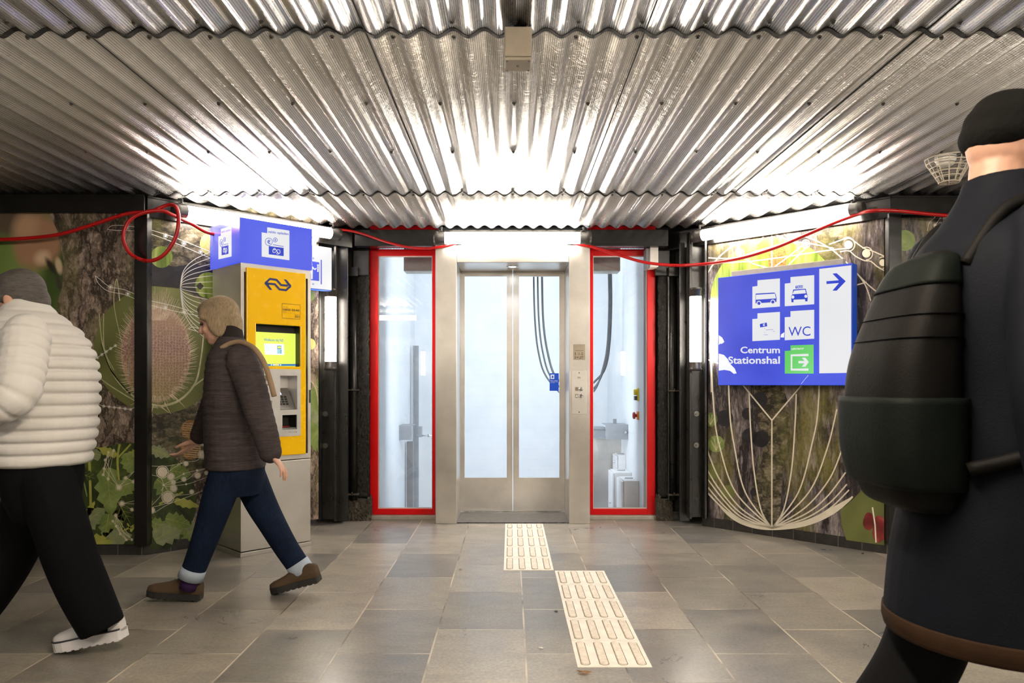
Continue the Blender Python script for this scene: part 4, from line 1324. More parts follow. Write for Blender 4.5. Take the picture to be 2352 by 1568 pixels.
# lit top box
LD = 0.012
b = MB(); K.box(b, -LD, KW + 0.006, -KD - 0.015, LD, 1.899, 2.186)
bx = b.build('light_box', M['lblue'], g, bevel=0.003)
bx['label'] = 'blue backlit box on top'
c3k = lambda x, y: (400 + x / 3.408, 440 + y / 3.408)
def saldo(cv, P, card, coins, text, lw):
    cv.poly(P, M['bwhite'], 1)
    cv.text('saldo opladen', *text, M['pblue'], 2, bold=0.015)
    for (x, y, rx, ry) in coins:
        cv.ring(x, y, rx, lw, M['pblue'], 2, ry=ry)
        cv.text('€', (x - rx * .5, y - ry * .55), (x + rx * .5, y - ry * .5), (x - rx * .5, y + ry * .55), M['pblue'], 2, bold=0.03)
    cv.poly(card, M['pblue'], 2)
    cx = sum(p_[0] for p_ in card) / 4
    cy = sum(p_[1] for p_ in card) / 4
    w, h = abs(card[1][0] - card[0][0]), abs(card[3][1] - card[0][1])
    sl = (card[1][1] - card[0][1]) / (card[1][0] - card[0][0])
    sk = lambda a, c: (cx + a * w, cy + c * h + a * w * sl)
    cv.line([sk(*p_) for p_ in catmull([(-.22, .2), (-.22, -.12), (-.05, -.2), (.05, .0), (.12, .22), (.24, .2), (.24, -.15), (.08, -.18), (-.06, .15), (-.22, .2)], 5)], lw * 1.1, M['bwhite'], 3)
    cv.ring(*sk(-.12, -.2), w * .07, lw * .8, M['bwhite'], 3, ry=h * .11)
    cv.ring(*sk(.10, .27), w * .07, lw * .8, M['bwhite'], 3, ry=h * .11)
    cv.line([sk(-.22, -.72), sk(.5, -.66)], lw * 1.2, M['pblue'], 2)
cv = Canvas(K, [M['bwhite'], M['pblue']], LD + 0.0004)
saldo(cv, [c3k(*p_) for p_ in ((728, 278), (902, 305), (902, 537), (685, 508), (685, 318), (728, 325))],
      [c3k(*p_) for p_ in ((740, 425), (857, 440), (857, 505), (740, 490))],
      [(*c3k(740, 392), 8.2, 8.6), (*c3k(791, 378), 4.6, 4.8)], [c3k(736, 302), c3k(895, 322), c3k(736, 327)], 1.1)
cv.mb.build('box_pictogram', cv.mats, g)
cv = Canvas(KS, [M['bwhite'], M['pblue']], LD + 0.0004)
saldo(cv, [c3k(*p_) for p_ in ((366, 293), (450, 268), (450, 507), (347, 530), (347, 350), (366, 345))],
      [c3k(*p_) for p_ in ((372, 432), (426, 418), (426, 487), (372, 498))],
      [(*c3k(371, 402), 3.6, 8.4), (*c3k(396, 374), 2.2, 4.8)], [c3k(370, 307), c3k(446, 287), c3k(370, 330)], 1.0)
cv.mb.build('box_pictogram', cv.mats, g)

# ------------------------------------------------------------------ direction sign on the right
SG = Fr((1.57, 5.57), (R2, -R2))
sw = SG.uv(1956, 700)[0]
z1, z0 = SG.uv(1650, 639)[1], SG.uv(1650, 883.5)[1]
g = thing('direction_sign', 'large blue and white backlit sign for Centrum and Stationshal in front of the right mural', 'sign', SG.p(sw / 2, -0.05, z0))
b = MB(); SG.box(b, -0.004, sw + 0.004, -0.09, -0.002, z0 - 0.004, z1 + 0.004); b.build('housing', M['stickerblue'], g, bevel=0.004)
b = MB()
ub = (SG.uv(1682, 640, -.04)[0], SG.uv(1938, 620, -.04)[0])
SG.box(b, ub[0], ub[1], -0.075, -0.025, z1 + 0.003, z1 + 0.045)
b.build('mounting_channel', M['signgrey'], g, bevel=0.003)
b = MB()
for u in (ub[0] + 0.10, ub[1] - 0.12):
    SG.box(b, u, u + 0.04, -0.20, -0.03, z1 + 0.012, z1 + 0.036)
b.build('wall_arm', M['signgrey'], g)
cs = lambda x, y: (1580 + x / 3.267, 420 + y / 3.267)
C = lambda *pts: [cs(*p_) for p_ in pts]
cv = Canvas(SG, [M['blue'], M['bwhite'], M['pblue'], M['bgreen'], M['peel']], 0.0)
cv.tri([SG.p(0, 0, z0), SG.p(sw, 0, z0), SG.p(sw, 0, z1), SG.p(0, 0, z1)], M['blue'])
cv.poly(C((986, 645), (1226, 618), (1225, 1424), (986, 1428)), M['bwhite'])
cv.line(C((1040, 748), (1160, 738)), 6.4, M['pblue'], 2)
cv.poly(C((1085, 680), (1117, 677), (1185, 737), (1117, 808), (1085, 808), (1143, 740)), M['pblue'], 2)
for P in (((484, 778), (522, 773), (522, 730), (691, 716), (691, 927), (484, 942)), ((727, 755), (770, 750), (770, 706), (948, 691), (948, 910), (727, 925)),
          ((484, 1021), (522, 1018), (522, 978), (691, 967), (691, 1176), (484, 1187)), ((727, 1007), (770, 1005), (770, 962), (948, 951), (948, 1168), (727, 1180))):
    cv.poly(C(*P), M['bwhite'], 1)
cv.poly(C((727, 1260), (770, 1257), (770, 1218), (944, 1213), (944, 1430), (727, 1430)), M['bgreen'], 1)
# bus
cv.poly(C((508, 830), (650, 822), (660, 834), (666, 868), (664, 893), (508, 904)), M['pblue'], 2)
cv.poly(C((511, 839), (654, 830), (661, 866), (511, 876)), M['bwhite'], 3)
for x, y in ((534, 903), (638, 893)):
    cv.disc(*cs(x, y), 5.6, M['bwhite'], 3); cv.disc(*cs(x, y), 3.6, M['pblue'], 4)
# taxi
cv.poly(C((790, 800), (885, 793), (893, 830), (900, 845), (898, 888), (880, 888), (880, 872), (793, 876), (793, 895), (778, 895), (774, 850), (783, 838)), M['pblue'], 2)
cv.poly(C((797, 808), (880, 800), (886, 828), (784, 835)), M['bwhite'], 3)
cv.disc(*cs(788, 856), 3.6, M['bwhite'], 3); cv.disc(*cs(886, 850), 3.6, M['bwhite'], 3)
cv.poly(C((808, 771), (862, 767), (862, 788), (808, 792)), M['pblue'], 2)
cv.text('TAXI', cs(812, 774), cs(858, 771), cs(812, 789), M['bwhite'], 3, bold=0.02)
# ticket and banknote
cv.poly(C((540, 1058), (592, 1047), (596, 1075), (543, 1084)), M['pblue'], 2)
cv.text('€', cs(562, 1056), cs(580, 1053), cs(562, 1076), M['bwhite'], 3, bold=0.03)
for a, c in (((573, 1092), (580, 1091)), ((584, 1103), (640, 1099)), ((572, 1122), (578, 1121)), ((638, 1114), (652, 1113)), ((568, 1139), (602, 1138))):
    cv.line(C(a, c), 0.7, M['pblue'], 2)
cv.text('WC', cs(755, 1080), cs(920, 1075), cs(755, 1150), M['pblue'], 2)
cv.text('Centrum', cs(395, 1228), cs(691, 1226), cs(395, 1278), M['bwhite'], 2, bold=0.022)
cv.text('Stationshal', cs(303, 1302), cs(691, 1299), cs(303, 1357), M['bwhite'], 2, bold=0.022)
cv.text('uitgang', cs(779, 1236), cs(870, 1232), cs(779, 1258), M['bwhite'], 2, bold=0.02)
cv.line(C((905, 1290), (778, 1293), (778, 1400), (905, 1400)), 5.6, M['bwhite'], 2)
cv.line(C((830, 1344), (890, 1344)), 5.4, M['bwhite'], 2)
cv.poly(C((855, 1312), (882, 1310), (907, 1343), (882, 1378), (855, 1378), (883, 1343)), M['bwhite'], 2)
cv.poly(C((232, 1142), (258, 1160), (274, 1192), (256, 1206), (240, 1206), (232, 1216)), M['peel'], 2)
cv.poly(C((232, 1280), (270, 1290), (300, 1322), (320, 1360), (352, 1392), (366, 1428), (345, 1432), (318, 1410), (275, 1402), (232, 1408)), M['peel'], 2)
cv.poly(C((700, 1135), (724, 1120), (722, 1160), (695, 1158)), M['peel'], 2)
cv.line(C((850, 1508), (880, 1470), (905, 1442)), 0.8, M['peel'], 2)
cv.mb.build('lit_face', cv.mats, g)

# ------------------------------------------------------------------ lift sign on the left
LS0 = Vector((-1.377, 5.693, 0)) - Vector((R2, R2, 0)) * 0.62
LS = Fr((LS0.x, LS0.y), (R2, R2))
z1, z0 = LS.uv(761, 569)[1], LS.uv(761, 666)[1]
g = thing('lift_sign', 'white backlit lift sign half hidden behind the ticket machine', 'sign', LS.p(0.31, -0.04, z0))
b = MB(); LS.box(b, 0, 0.62, -0.07, -0.001, z0, z1); b.build('housing', M['bwhite'], g, bevel=0.003)
b = MB(); LS.box(b, 0.002, 0.618, -0.068, -0.004, z0 - 0.006, z0 - 0.0005); b.build('bottom_edge', M['stickerblue'], g)
b = MB(); LS.box(b, 0.15, 0.50, -0.05, -0.02, z1, z1 + 0.055); b.build('hanger', M['white'], g, bevel=0.003)
cv = Canvas(LS, [M['pblue'], M['bwhite']], 0.0005)
cv.poly([c3k(985, 530), c3k(1135, 553), c3k(1135, 700), c3k(985, 682)], M['pblue'], 1)
cv.disc(*c3k(1072, 570), 3.0, M['bwhite'], 2)
cv.poly([c3k(*p_) for p_ in ((1050, 584), (1084, 584), (1100, 603), (1112, 595), (1115, 603), (1102, 615), (1085, 603), (1084, 684), (1071, 686), (1070, 640), (1066, 640), (1064, 686), (1050, 686))], M['bwhite'], 2)
for y in (576, 591, 606, 621):
    cv.disc(*c3k(1125, y), 2.1, M['bwhite'], 2)
for y, s in ((515, 1), (729, -1)):
    cv.line([c3k(1088, y), c3k(1088, y + s * 16)], 0.9, M['pblue'], 1)
    cv.line([c3k(1078, y + s * 10), c3k(1088, y), c3k(1098, y + s * 10)], 0.9, M['pblue'], 1)
cv.poly([c3k(1147, 532), c3k(1156, 534), c3k(1156, 726), c3k(1147, 724)], M['pblue'], 1)
cv.mb.build('pictogram', cv.mats, g)

# ------------------------------------------------------------------ printed nature murals
def bark(name, lo, mid, hi, moss=None, stretch=0.35, scale=11.0, k=0.80):
    t = NT(name)
    vec = t.mapped((1, 1, stretch))
    wob = t.n('ShaderNodeTexNoise', Vector=vec, Scale=scale * 0.55, Detail=6, Roughness=0.7).outputs['Color']
    vec2 = t.n('ShaderNodeVectorMath', _operation='ADD', i0=vec, i1=t.n('ShaderNodeVectorMath', _operation='SCALE', i0=wob, Scale=0.34).outputs[0]).outputs[0]
    v = t.n('ShaderNodeTexVoronoi', Vector=vec2, Scale=scale * 0.6, _feature='DISTANCE_TO_EDGE').outputs['Distance']
    v2 = t.n('ShaderNodeTexVoronoi', Vector=vec2, Scale=scale * 2.1, _feature='F1').outputs['Distance']
    crack = t.ramp(v, [(0.0, (0.15, 0.15, 0.15)), (0.09, (0.75, 0.75, 0.75)), (0.25, (1, 1, 1))])
    grain = t.noise(scale * 5, 7, vec=vec, rough=0.75, dist=0.6)
    tone = t.math('MULTIPLY', t.math('ADD', t.math('MULTIPLY', grain, 0.85), t.math('MULTIPLY_ADD', v2, -0.5, 0.28)), crack)
    tone = t.math('MULTIPLY_ADD', t.noise(2.5, 3), 0.35, t.math('SUBTRACT', tone, 0.17))
    c = t.ramp(tone, [(0.15, lo), (0.42, mid), (0.72, hi)])
    if moss:
        mk = t.ramp(t.noise(3.0, 6, vec=t.mapped((1, 1, 0.4)), rough=0.6), [(0.50, (0, 0, 0)), (0.64, (1, 1, 1))])
        mk = t.math('MULTIPLY', mk, t.math('MULTIPLY_ADD', t.noise(70, 3), 1.2, -0.05))
        c = t.mix(mk, c, moss)
    c = t.mix(1.0, c, (k, k, k * 1.02), 'MULTIPLY')
    t.set(col=c, rough=0.30, spec=0.4)
    return t.m
M['bark_warm'] = bark('printed_brown_bark', (0.030, 0.021, 0.016), (0.19, 0.142, 0.11), (0.46, 0.38, 0.31), (0.17, 0.15, 0.065), stretch=0.5, scale=13, k=1.0)
M['bark_grey'] = bark('printed_violet_bark', (0.022, 0.017, 0.018), (0.135, 0.112, 0.108), (0.40, 0.345, 0.335), (0.24, 0.215, 0.045), stretch=0.22, scale=12)
M['bark_moss'] = bark('printed_mossy_branch', (0.02, 0.017, 0.012), (0.12, 0.10, 0.06), (0.30, 0.25, 0.20), (0.17, 0.17, 0.045), stretch=1.6, scale=10, k=0.9)
def photo(name, stops, scale, stretch=(1, 1, 1), dist=0.8, detail=4):
    t = NT(name)
    t.set(col=t.ramp(t.noise(scale, detail, vec=t.mapped(stretch), dist=dist), stops), rough=0.30, spec=0.4)
    return t.m
M['p_blur'] = photo('printed_blurred_green', [(0.3, (0.054, 0.09, 0.024)), (0.5, (0.144, 0.228, 0.06)), (0.68, (0.3, 0.396, 0.144))], 2.5, (1, 1, 0.4), 0.5, 1)
M['p_brown'] = photo('printed_soft_brown', [(0.3, (0.195, 0.0975, 0.0525)), (0.55, (0.36, 0.195, 0.105)), (0.75, (0.54, 0.345, 0.195))], 3.5, (1, 1, 1), 0.4, 2)
M['p_tan'] = photo('printed_tan', [(0.3, (0.455, 0.286, 0.156)), (0.7, (0.65, 0.494, 0.325))], 18)
M['p_black'] = photo('printed_black', [(0.3, (0.010, 0.010, 0.012)), (0.7, (0.028, 0.026, 0.03))], 12)
M['p_olive'] = photo('printed_olive_blur', [(0.3, (0.0784, 0.0883, 0.0256)), (0.6, (0.1496, 0.1639, 0.0499)), (0.8, (0.228, 0.228, 0.0855))], 3, (1, 1, 0.6), 0.4, 1)
M['p_deep'] = photo('printed_deep_green', [(0.3, (0.0108, 0.0162, 0.0045)), (0.55, (0.036, 0.0558, 0.0135)), (0.75, (0.081, 0.117, 0.027))], 9, (1, 1, 0.7), 1.2, 3)
M['p_leaf'] = photo('printed_leaf', [(0.3, (0.1123, 0.1642, 0.0389)), (0.55, (0.1814, 0.2419, 0.0691)), (0.75, (0.2678, 0.3197, 0.1123))], 9, (1, 1, 1), 1.0, 4)
M['p_leaf2'] = photo('printed_pale_leaf', [(0.3, (0.1642, 0.1987, 0.095)), (0.6, (0.2419, 0.2678, 0.1469)), (0.8, (0.311, 0.3197, 0.1901))], 9, (1, 1, 1), 1.0, 4)
M['p_yellow'] = photo('printed_yellow_stem', [(0.3, (0.2693, 0.2938, 0.049)), (0.7, (0.408, 0.408, 0.0898))], 12)
M['p_grass'] = photo('printed_reed_leaves', [(0.28, (0.0476, 0.0816, 0.0068)), (0.45, (0.1496, 0.2176, 0.0306)), (0.6, (0.2584, 0.3264, 0.068)), (0.75, (0.408, 0.4488, 0.1904))], 10, (2.2, 2.2, 0.22), 0.5, 3)
M['p_spine'] = photo('printed_spine', [(0.3, (0.42, 0.308, 0.21)), (0.7, (0.7, 0.588, 0.448))], 25)
M['p_bract'] = photo('printed_bract', [(0.3, (0.33, 0.33, 0.165)), (0.7, (0.6, 0.585, 0.375))], 15)
M['p_cone'] = photo('printed_cone', [(0.35, (0.13, 0.065, 0.0195)), (0.6, (0.338, 0.182, 0.0585))], 60, (1, 1, 1.5), 0.5, 3)
M['p_berry'] = photo('printed_berry', [(0.3, (0.10, 0.012, 0.012)), (0.6, (0.22, 0.03, 0.028)), (0.8, (0.42, 0.16, 0.14))], 9, (1, 1, 1), 0.6, 2)
M['p_line'] = photo('printed_cream_line', [(0.3, (0.627, 0.57, 0.4465)), (0.7, (0.703, 0.646, 0.5225))], 10)
M['p_white'] = photo('printed_white_line', [(0.3, (0.74, 0.73, 0.68)), (0.7, (0.80, 0.79, 0.74))], 10)
M['p_fan'] = photo('printed_fan', [(0.3, (0.26, 0.24, 0.06)), (0.7, (0.46, 0.43, 0.16))], 40, (1, 1, 0.3), 0.4, 3)
t = NT('printed_teasel')
v = t.n('ShaderNodeTexVoronoi', Vector=t.mapped((1.35, 1.35, 1)), Scale=52.0, Randomness=0.55, _feature='DISTANCE_TO_EDGE').outputs['Distance']
sx = t.n('ShaderNodeSeparateXYZ', Vector=t.co())
hgt = t.n('ShaderNodeMapRange', Value=sx.outputs[2])
hgt.inputs[1].default_value, hgt.inputs[2].default_value = 0.98, 1.62
base = t.ramp(hgt.outputs[0], [(0.0, (0.30, 0.25, 0.07)), (0.35, (0.34, 0.21, 0.12)), (0.6, (0.28, 0.14, 0.14)), (1.0, (0.48, 0.31, 0.20))])
c = t.mix(t.math('MULTIPLY', t.ramp(v, [(0.02, (1, 1, 1)), (0.14, (0, 0, 0))]), 0.75), base, (0.55, 0.43, 0.30))
t.set(col=t.mix(t.math('MULTIPLY', t.noise(40, 4), 0.5), c, (0.09, 0.055, 0.04)), rough=0.3)
M['p_teasel'] = t.m

t = NT('printed_soft_bird_and_reeds')
sx = t.n('ShaderNodeSeparateXYZ', Vector=t.co())
def blob(px, py, rx, ry, ang, soft, t=t, sx=sx):
    """a soft-edged ellipse in the plane of the left wall, given by its picture place"""
    p_ = at(px, py, 4.8)
    x, z = t.math('SUBTRACT', sx.outputs[0], p_.x), t.math('SUBTRACT', sx.outputs[2], p_.z)
    ca, sa, kk = math.cos(ang), math.sin(ang), 4.8 / F
    u = t.math('MULTIPLY', t.math('ADD', t.math('MULTIPLY', x, ca), t.math('MULTIPLY', z, sa)), 1 / (rx * kk))
    v = t.math('MULTIPLY', t.math('SUBTRACT', t.math('MULTIPLY', z, ca), t.math('MULTIPLY', x, sa)), 1 / (ry * kk))
    d = t.math('SQRT', t.math('ADD', t.math('MULTIPLY', u, u), t.math('MULTIPLY', v, v)))
    d = t.math('ADD', d, t.math('MULTIPLY_ADD', t.noise(9, 4), 0.3, -0.15))
    return t.ramp(d, [(max(0.0, 1 - soft), (1, 1, 1)), (min(1.0, 1 + soft * 0.2), (0, 0, 0))])
c = t.ramp(t.noise(2.3, 1, vec=t.mapped((1, 1, 0.3)), dist=0.4), [(0.32, (0.05, 0.085, 0.02)), (0.5, (0.16, 0.24, 0.06)), (0.68, (0.36, 0.43, 0.17))])
c = t.mix(blob(20, 500, 110, 60, 0.0, 0.5), c, (0.10, 0.072, 0.05))
c = t.mix(blob(88, 555, 66, 78, -0.5, 0.35), c, (0.36, 0.20, 0.12))
c = t.mix(blob(60, 520, 40, 50, -0.5, 0.7), c, (0.46, 0.29, 0.18))
c = t.mix(blob(98, 592, 26, 22, 0.6, 0.7), c, (0.62, 0.46, 0.31))
c = t.mix(blob(136, 610, 10, 24, 0.2, 0.5), c, (0.55, 0.42, 0.28))
c = t.mix(blob(118, 612, 9, 30, 0.55, 0.6), c, (0.028, 0.022, 0.018))
c = t.mix(blob(136, 650, 7, 26, 0.3, 0.6), c, (0.05, 0.04, 0.03))
t.set(col=c, rough=0.3, spec=0.4)
M['p_bird'] = t.m

class Mural(Canvas):
    """a Canvas that clips what is drawn to the upright edges of its panel"""
    lim = (-1e9, 1e9)
    ylim = (-1e9, 1e9)
    def clip(self, pts):
        for ax, v, keep in ((0, self.lim[0], 1), (0, self.lim[1], -1), (1, self.ylim[0], 1), (1, self.ylim[1], -1)):
            out = []
            for i in range(len(pts)):
                a, c = pts[i - 1], pts[i]
                ia, ic = (a[ax] - v) * keep >= 0, (c[ax] - v) * keep >= 0
                if ia != ic:
                    k2 = (v - a[ax]) / (c[ax] - a[ax])
                    out.append((a[0] + (c[0] - a[0]) * k2, a[1] + (c[1] - a[1]) * k2))
                if ic:
                    out.append((c[0], c[1]))
            pts = out
            if len(pts) < 3:
                return None
        return pts
    def poly(self, pts, m, layer=1):
        pts = self.clip([(p_[0], p_[1]) for p_ in pts])
        if pts:
            ded = [p_ for i, p_ in enumerate(pts) if (p_[0] - pts[i - 1][0]) ** 2 + (p_[1] - pts[i - 1][1]) ** 2 > 1e-6]
            if len(ded) >= 3:
                super().poly(ded, m, layer)
    def line(self, pts, w, m, layer=1):
        ws = list(w) if isinstance(w, (list, tuple)) else [w] * len(pts)
        for i in range(len(pts) - 1):
            a, c = Vector(pts[i][:2]), Vector(pts[i + 1][:2])
            if (c - a).length < 1e-4:
                continue
            tt = (c - a).normalized()
            nn = Vector((-tt.y, tt.x))
            e = tt * min(ws[i] * 0.15, 0.4)
            self.poly([a + nn * ws[i] / 2 - e, c + nn * ws[i + 1] / 2 + e, c - nn * ws[i + 1] / 2 + e, a - nn * ws[i] / 2 - e], m, layer)
    def node(self, x, y, r, m, layer, gap=0.62):
        self.disc(x, y, r * gap, m, layer, n=20)
        self.ring(x, y, r, max(0.7, r * 0.12), m, layer, n=22)
    def leaf(self, x, y, L, Wd, ang, m, layer, teeth=4, rib=None):
        a = math.radians(ang)
        ca, sa = math.cos(a), math.sin(a)
        side = []
        for i in range(teeth * 2 + 1):
            s = i / (teeth * 2)
            w = math.sin(PI * min(1, 0.12 + s * 0.88)) ** 0.8 * Wd * (1.0 if i % 2 else 0.66)
            side.append((s * L, w))
        prof = side + [(L * 1.08, 0)] + [(s - (0.05 * L if i % 2 else 0), -w) for i, (s, w) in enumerate(side)][::-1]
        P = [(x + p_[0] * ca - p_[1] * sa, y + p_[0] * sa + p_[1] * ca) for p_ in prof]
        self.poly(P, m, layer)
        if rib:
            self.line([(x, y), (x + L * ca, y + L * sa)], [1.3, 0.4], rib, layer + 1)
            for s in (0.25, 0.45, 0.65):
                for q in (-1, 1):
                    bx, by = x + s * L * ca, y + s * L * sa
                    b2 = a + q * 0.8
                    self.line([(bx, by), (bx + Wd * 0.75 * math.cos(b2), by + Wd * 0.75 * math.sin(b2))], [0.7, 0.3], rib, layer + 1)

def mural(fr, u0, u1, z0, z1, m, label, lim, ylim=(-1e9, 1e9)):
    mu = Mural(fr, [m], 0.0042, 0.00022)
    fr.box(mu.mb, u0, u1, -0.030, 0.004, z0, z1)
    mu.lim, mu.ylim, mu.label = lim, ylim, label
    return mu
def teasel(mu, L0):
    mu.disc(366, 803, 150, M['p_olive'], L0, ry=147, n=60)
    for P, w, m in (([(372, 935), (310, 912), (262, 862), (236, 790), (228, 720)], 5, 'p_bract'), ([(300, 905), (255, 850), (232, 790)], 4, 'p_deep'), ([(275, 690), (268, 640), (262, 700), (283, 800)], 3, 'p_bract'),
                    ([(360, 935), (410, 920), (448, 880), (462, 820), (468, 760)], 6, 'p_bract'), ([(440, 890), (470, 868), (500, 850)], 4, 'p_bract'), ([(238, 720), (240, 800), (262, 850)], 2.5, 'p_bract'), ([(370, 935), (330, 930), (260, 890), (222, 862)], 3.5, 'p_bract')):
        q = catmull(P, 8)
        mu.line(q, [w * (1 - 0.6 * i / len(q)) for i in range(len(q))], M[m], L0 + 1)
    rnd = random.Random(3)
    mu.disc(358, 812, 80, M['p_teasel'], L0 + 2, ry=112, n=50)
    for i in range(190):
        a = 2 * PI * i / 190 + rnd.uniform(-.01, .01)
        s = 0.82 + 0.16 * rnd.random()
        x, y = 358 + 82 * s * math.cos(a), 812 + 113 * s * math.sin(a)
        ln = rnd.uniform(14, 22) * (1.0 + 1.4 * max(0, -math.sin(a)) ** 4)
        dx, dy = math.cos(a), math.sin(a) * 0.8 - 0.35
        n = math.hypot(dx, dy)
        mu.line([(x, y), (x + ln * dx / n, y + ln * dy / n)], [1.6, 0.5], M['p_spine'], L0 + 3)
    for i in range(16):
        x = 325 + 75 * i / 15
        mu.line([(360 + (x - 360) * .5, 735), (x, 690 + rnd.uniform(-14, 14))], [2.0, 0.7], M['p_spine'], L0 + 3)
    for x, y, e in ((352, 930, (345, 958)), (365, 930, (388, 948)), (395, 905, (425, 935)), (335, 915, (300, 930)), (378, 925, (392, 950))):
        mu.line([(x, y), e], [3.0, 0.8], M['p_spine'], L0 + 3)
def leafbed(mu, L0):
    mu.disc(300, 1150, 152, M['p_deep'], L0, ry=133, n=60)
    rnd = random.Random(11)
    for P, w in (([(210, 1250), (208, 1140), (205, 1050)], 6), ([(280, 1250), (277, 1150), (270, 1060), (275, 1020)], 5), ([(300, 1215), (285, 1180), (262, 1080)], 4), ([(300, 1220), (345, 1170), (420, 1130)], 5), ([(200, 1140), (190, 1100), (175, 1085)], 3), ([(240, 1240), (290, 1215), (320, 1200)], 4), ([(272, 1050), (300, 1020)], 4)):
        mu.line(catmull(P, 6), w, M['p_yellow'] if w > 3 else M['p_leaf'], L0 + 1)
    for a in ((245, 1075, 110, 34, 84, 'p_leaf'), (232, 1045, 60, 20, 190, 'p_leaf2'), (290, 1040, 50, 20, 75, 'p_leaf'), (180, 1210, 75, 28, -35, 'p_leaf2'), (235, 1240, 70, 24, -10, 'p_leaf2'), (255, 1225, 62, 22, -70, 'p_leaf'),
              (150, 1110, 45, 18, 160, 'p_leaf'), (180, 1085, 40, 16, 20, 'p_deep'), (300, 1100, 45, 25, 120, 'p_leaf'), (355, 1240, 80, 30, -30, 'p_leaf2'), (380, 1190, 60, 22, 15, 'p_leaf'), (420, 1200, 50, 20, 60, 'p_leaf'),
              (360, 1100, 60, 30, 40, 'p_leaf'), (390, 1080, 50, 22, 10, 'p_leaf'), (345, 1030, 50, 16, 20, 'p_leaf2'), (350, 1150, 50, 24, 100, 'p_deep'), (270, 1150, 60, 26, 60, 'p_deep'), (200, 1235, 60, 15, 10, 'p_yellow'),
              (295, 1045, 36, 12, -10, 'p_yellow'), (345, 1195, 50, 18, 30, 'p_leaf'), (400, 1150, 60, 12, 12, 'p_yellow'), (268, 1045, 50, 12, -160, 'p_yellow'), (250, 1180, 55, 22, 100, 'p_leaf'), (430, 1225, 60, 24, -20, 'p_leaf2'), (195, 1190, 46, 9, -60, 'p_yellow')):
        mu.leaf(*a[:5], M[a[5]], L0 + 2 + (a[0] % 3), 4, M['p_yellow'] if a[5] != 'p_yellow' else None)

# left frontal panel
c1 = lambda x, y: (x / 3.267, 420 + y / 3.267)
c2 = lambda x, y: (x / 3.267, 860 + y / 3.267)
mu = mural(FRONT(4.80), -4.6, -2.432, 0.074, 2.2215, M['bark_warm'], 'mural of bark, thistle and leaves on the left wall behind the grey-haired walker', (-600, 312), (491, 1249.5))
mu.poly([(-600, 480), (108, 480), (132, 530), (146, 600), (143, 660), (132, 690), (128, 860), (60, 1010), (-600, 1010)], M['p_bird'], 1)
teasel(mu, 1)
leafbed(mu, 1)
for P in ([(247, 527), (256, 519), (275, 517.5), (312, 521)], [(247, 527), (270, 529), (312, 530)], [(219, 633), (232, 643), (252, 658), (285, 665), (312, 676)], [(219, 633), (226, 650), (248, 668), (285, 676), (312, 687)]):
    mu.curve(P, 1.2, M['p_white'], 9)
for x, y, r in ((292, 522.5, 4.6), (254, 659, 5.4), (294, 674.5, 5.2)):
    mu.node(x, y, r, M['p_white'], 10)
ch = [c1(*p_) for p_ in ((700, 1332), (732, 1310), (766, 1287), (799, 1265), (832, 1242), (868, 1220))]
mu.line(ch, 1.0, M['p_white'], 9)
ch2 = [c2(*p_) for p_ in ((700, 203), (738, 223), (780, 236), (820, 241), (860, 246), (900, 250), (940, 256), (982, 261), (1020, 240))]
mu.line(ch2, 1.0, M['p_white'], 9)
for x, y in ch + ch2[:-1]:
    mu.node(x, y, 3.1, M['p_white'], 10)
net = {0: (815, 583, 3), 1: (855, 568, 3), 2: (791, 640, 3), 3: (782, 704, 3), 4: (776, 751, 3.2), 5: (814, 782, 3.6), 6: (893, 846, 7), 7: (944, 774, 4), 8: (1003, 803, 4.2), 9: (916, 967, 6.6), 10: (992, 1012, 4.2), 11: (870, 1055, 4), 12: (848, 1098, 3), 13: (873, 1137, 3), 14: (904, 1195, 2.6), 15: (949, 1238, 2.8), 16: (990, 1237, 2.8), 17: (1020, 715, 1), 18: (1020, 750, 1), 19: (1020, 945, 1), 20: (1020, 970, 1), 21: (1020, 1030, 1)}
for a, c in ((0, 2), (0, 3), (0, 4), (1, 4), (1, 5), (2, 3), (3, 4), (4, 5), (1, 2), (0, 5), (3, 6), (4, 6), (5, 6), (2, 6), (6, 7), (6, 8), (7, 17), (7, 8), (8, 18), (6, 17), (9, 19), (9, 10), (9, 20), (10, 21), (9, 11), (11, 13), (11, 14), (11, 15), (11, 16), (12, 14), (12, 16), (13, 15), (13, 16), (12, 11), (9, 12), (14, 15), (15, 16), (9, 21), (13, 14)):
    mu.line([c2(*net[a][:2]), c2(*net[c][:2])], 0.8, M['p_line'], 9)
for k2, (x, y, r) in net.items():
    if k2 < 17:
        mu.node(*c2(x, y), r, M['p_line'], 10, 0.75)
tag(mu.mb.build('mural_panel', mu.mats, origin='world'), mu.label, 'mural', 'printed nature mural panels')

# left angled panel
ur = LWING.uv(731, 900)[0]
mu = mural(LWING, 0.035, ur, 0.072, 2.2, M['bark_warm'], 'mural of moss, thistle and leaves on the angled left wall behind the ticket machine', (343, 731), (480, 1260))
mu.poly([(343, 480), (731, 480), (731, 600), (480, 640), (343, 625)], M['bark_moss'], 1)
mu.poly([(343, 602), (400, 612), (440, 606), (520, 618), (731, 600), (731, 650), (480, 690), (410, 662), (343, 656)], M['p_black'], 2)
mu.disc(371, 590, 25, M['p_grass'], 3); mu.disc(487, 560, 28, M['p_fan'], 3)
for i in range(9):
    mu.line([(487, 585), (462 + 50 * i / 8, 537 + 6 * abs(i - 4) / 4)], 0.7, M['p_spine'], 4)
mu.disc(478, 655, 30, M['p_grass'], 3)
teasel(mu, 2)
leafbed(mu, 2)
mu.poly(catmull([(343, 962), (400, 945), (470, 920), (540, 900), (540, 1100), (445, 1085), (410, 1040), (343, 1022)], 4, True), M['bark_moss'], 1)
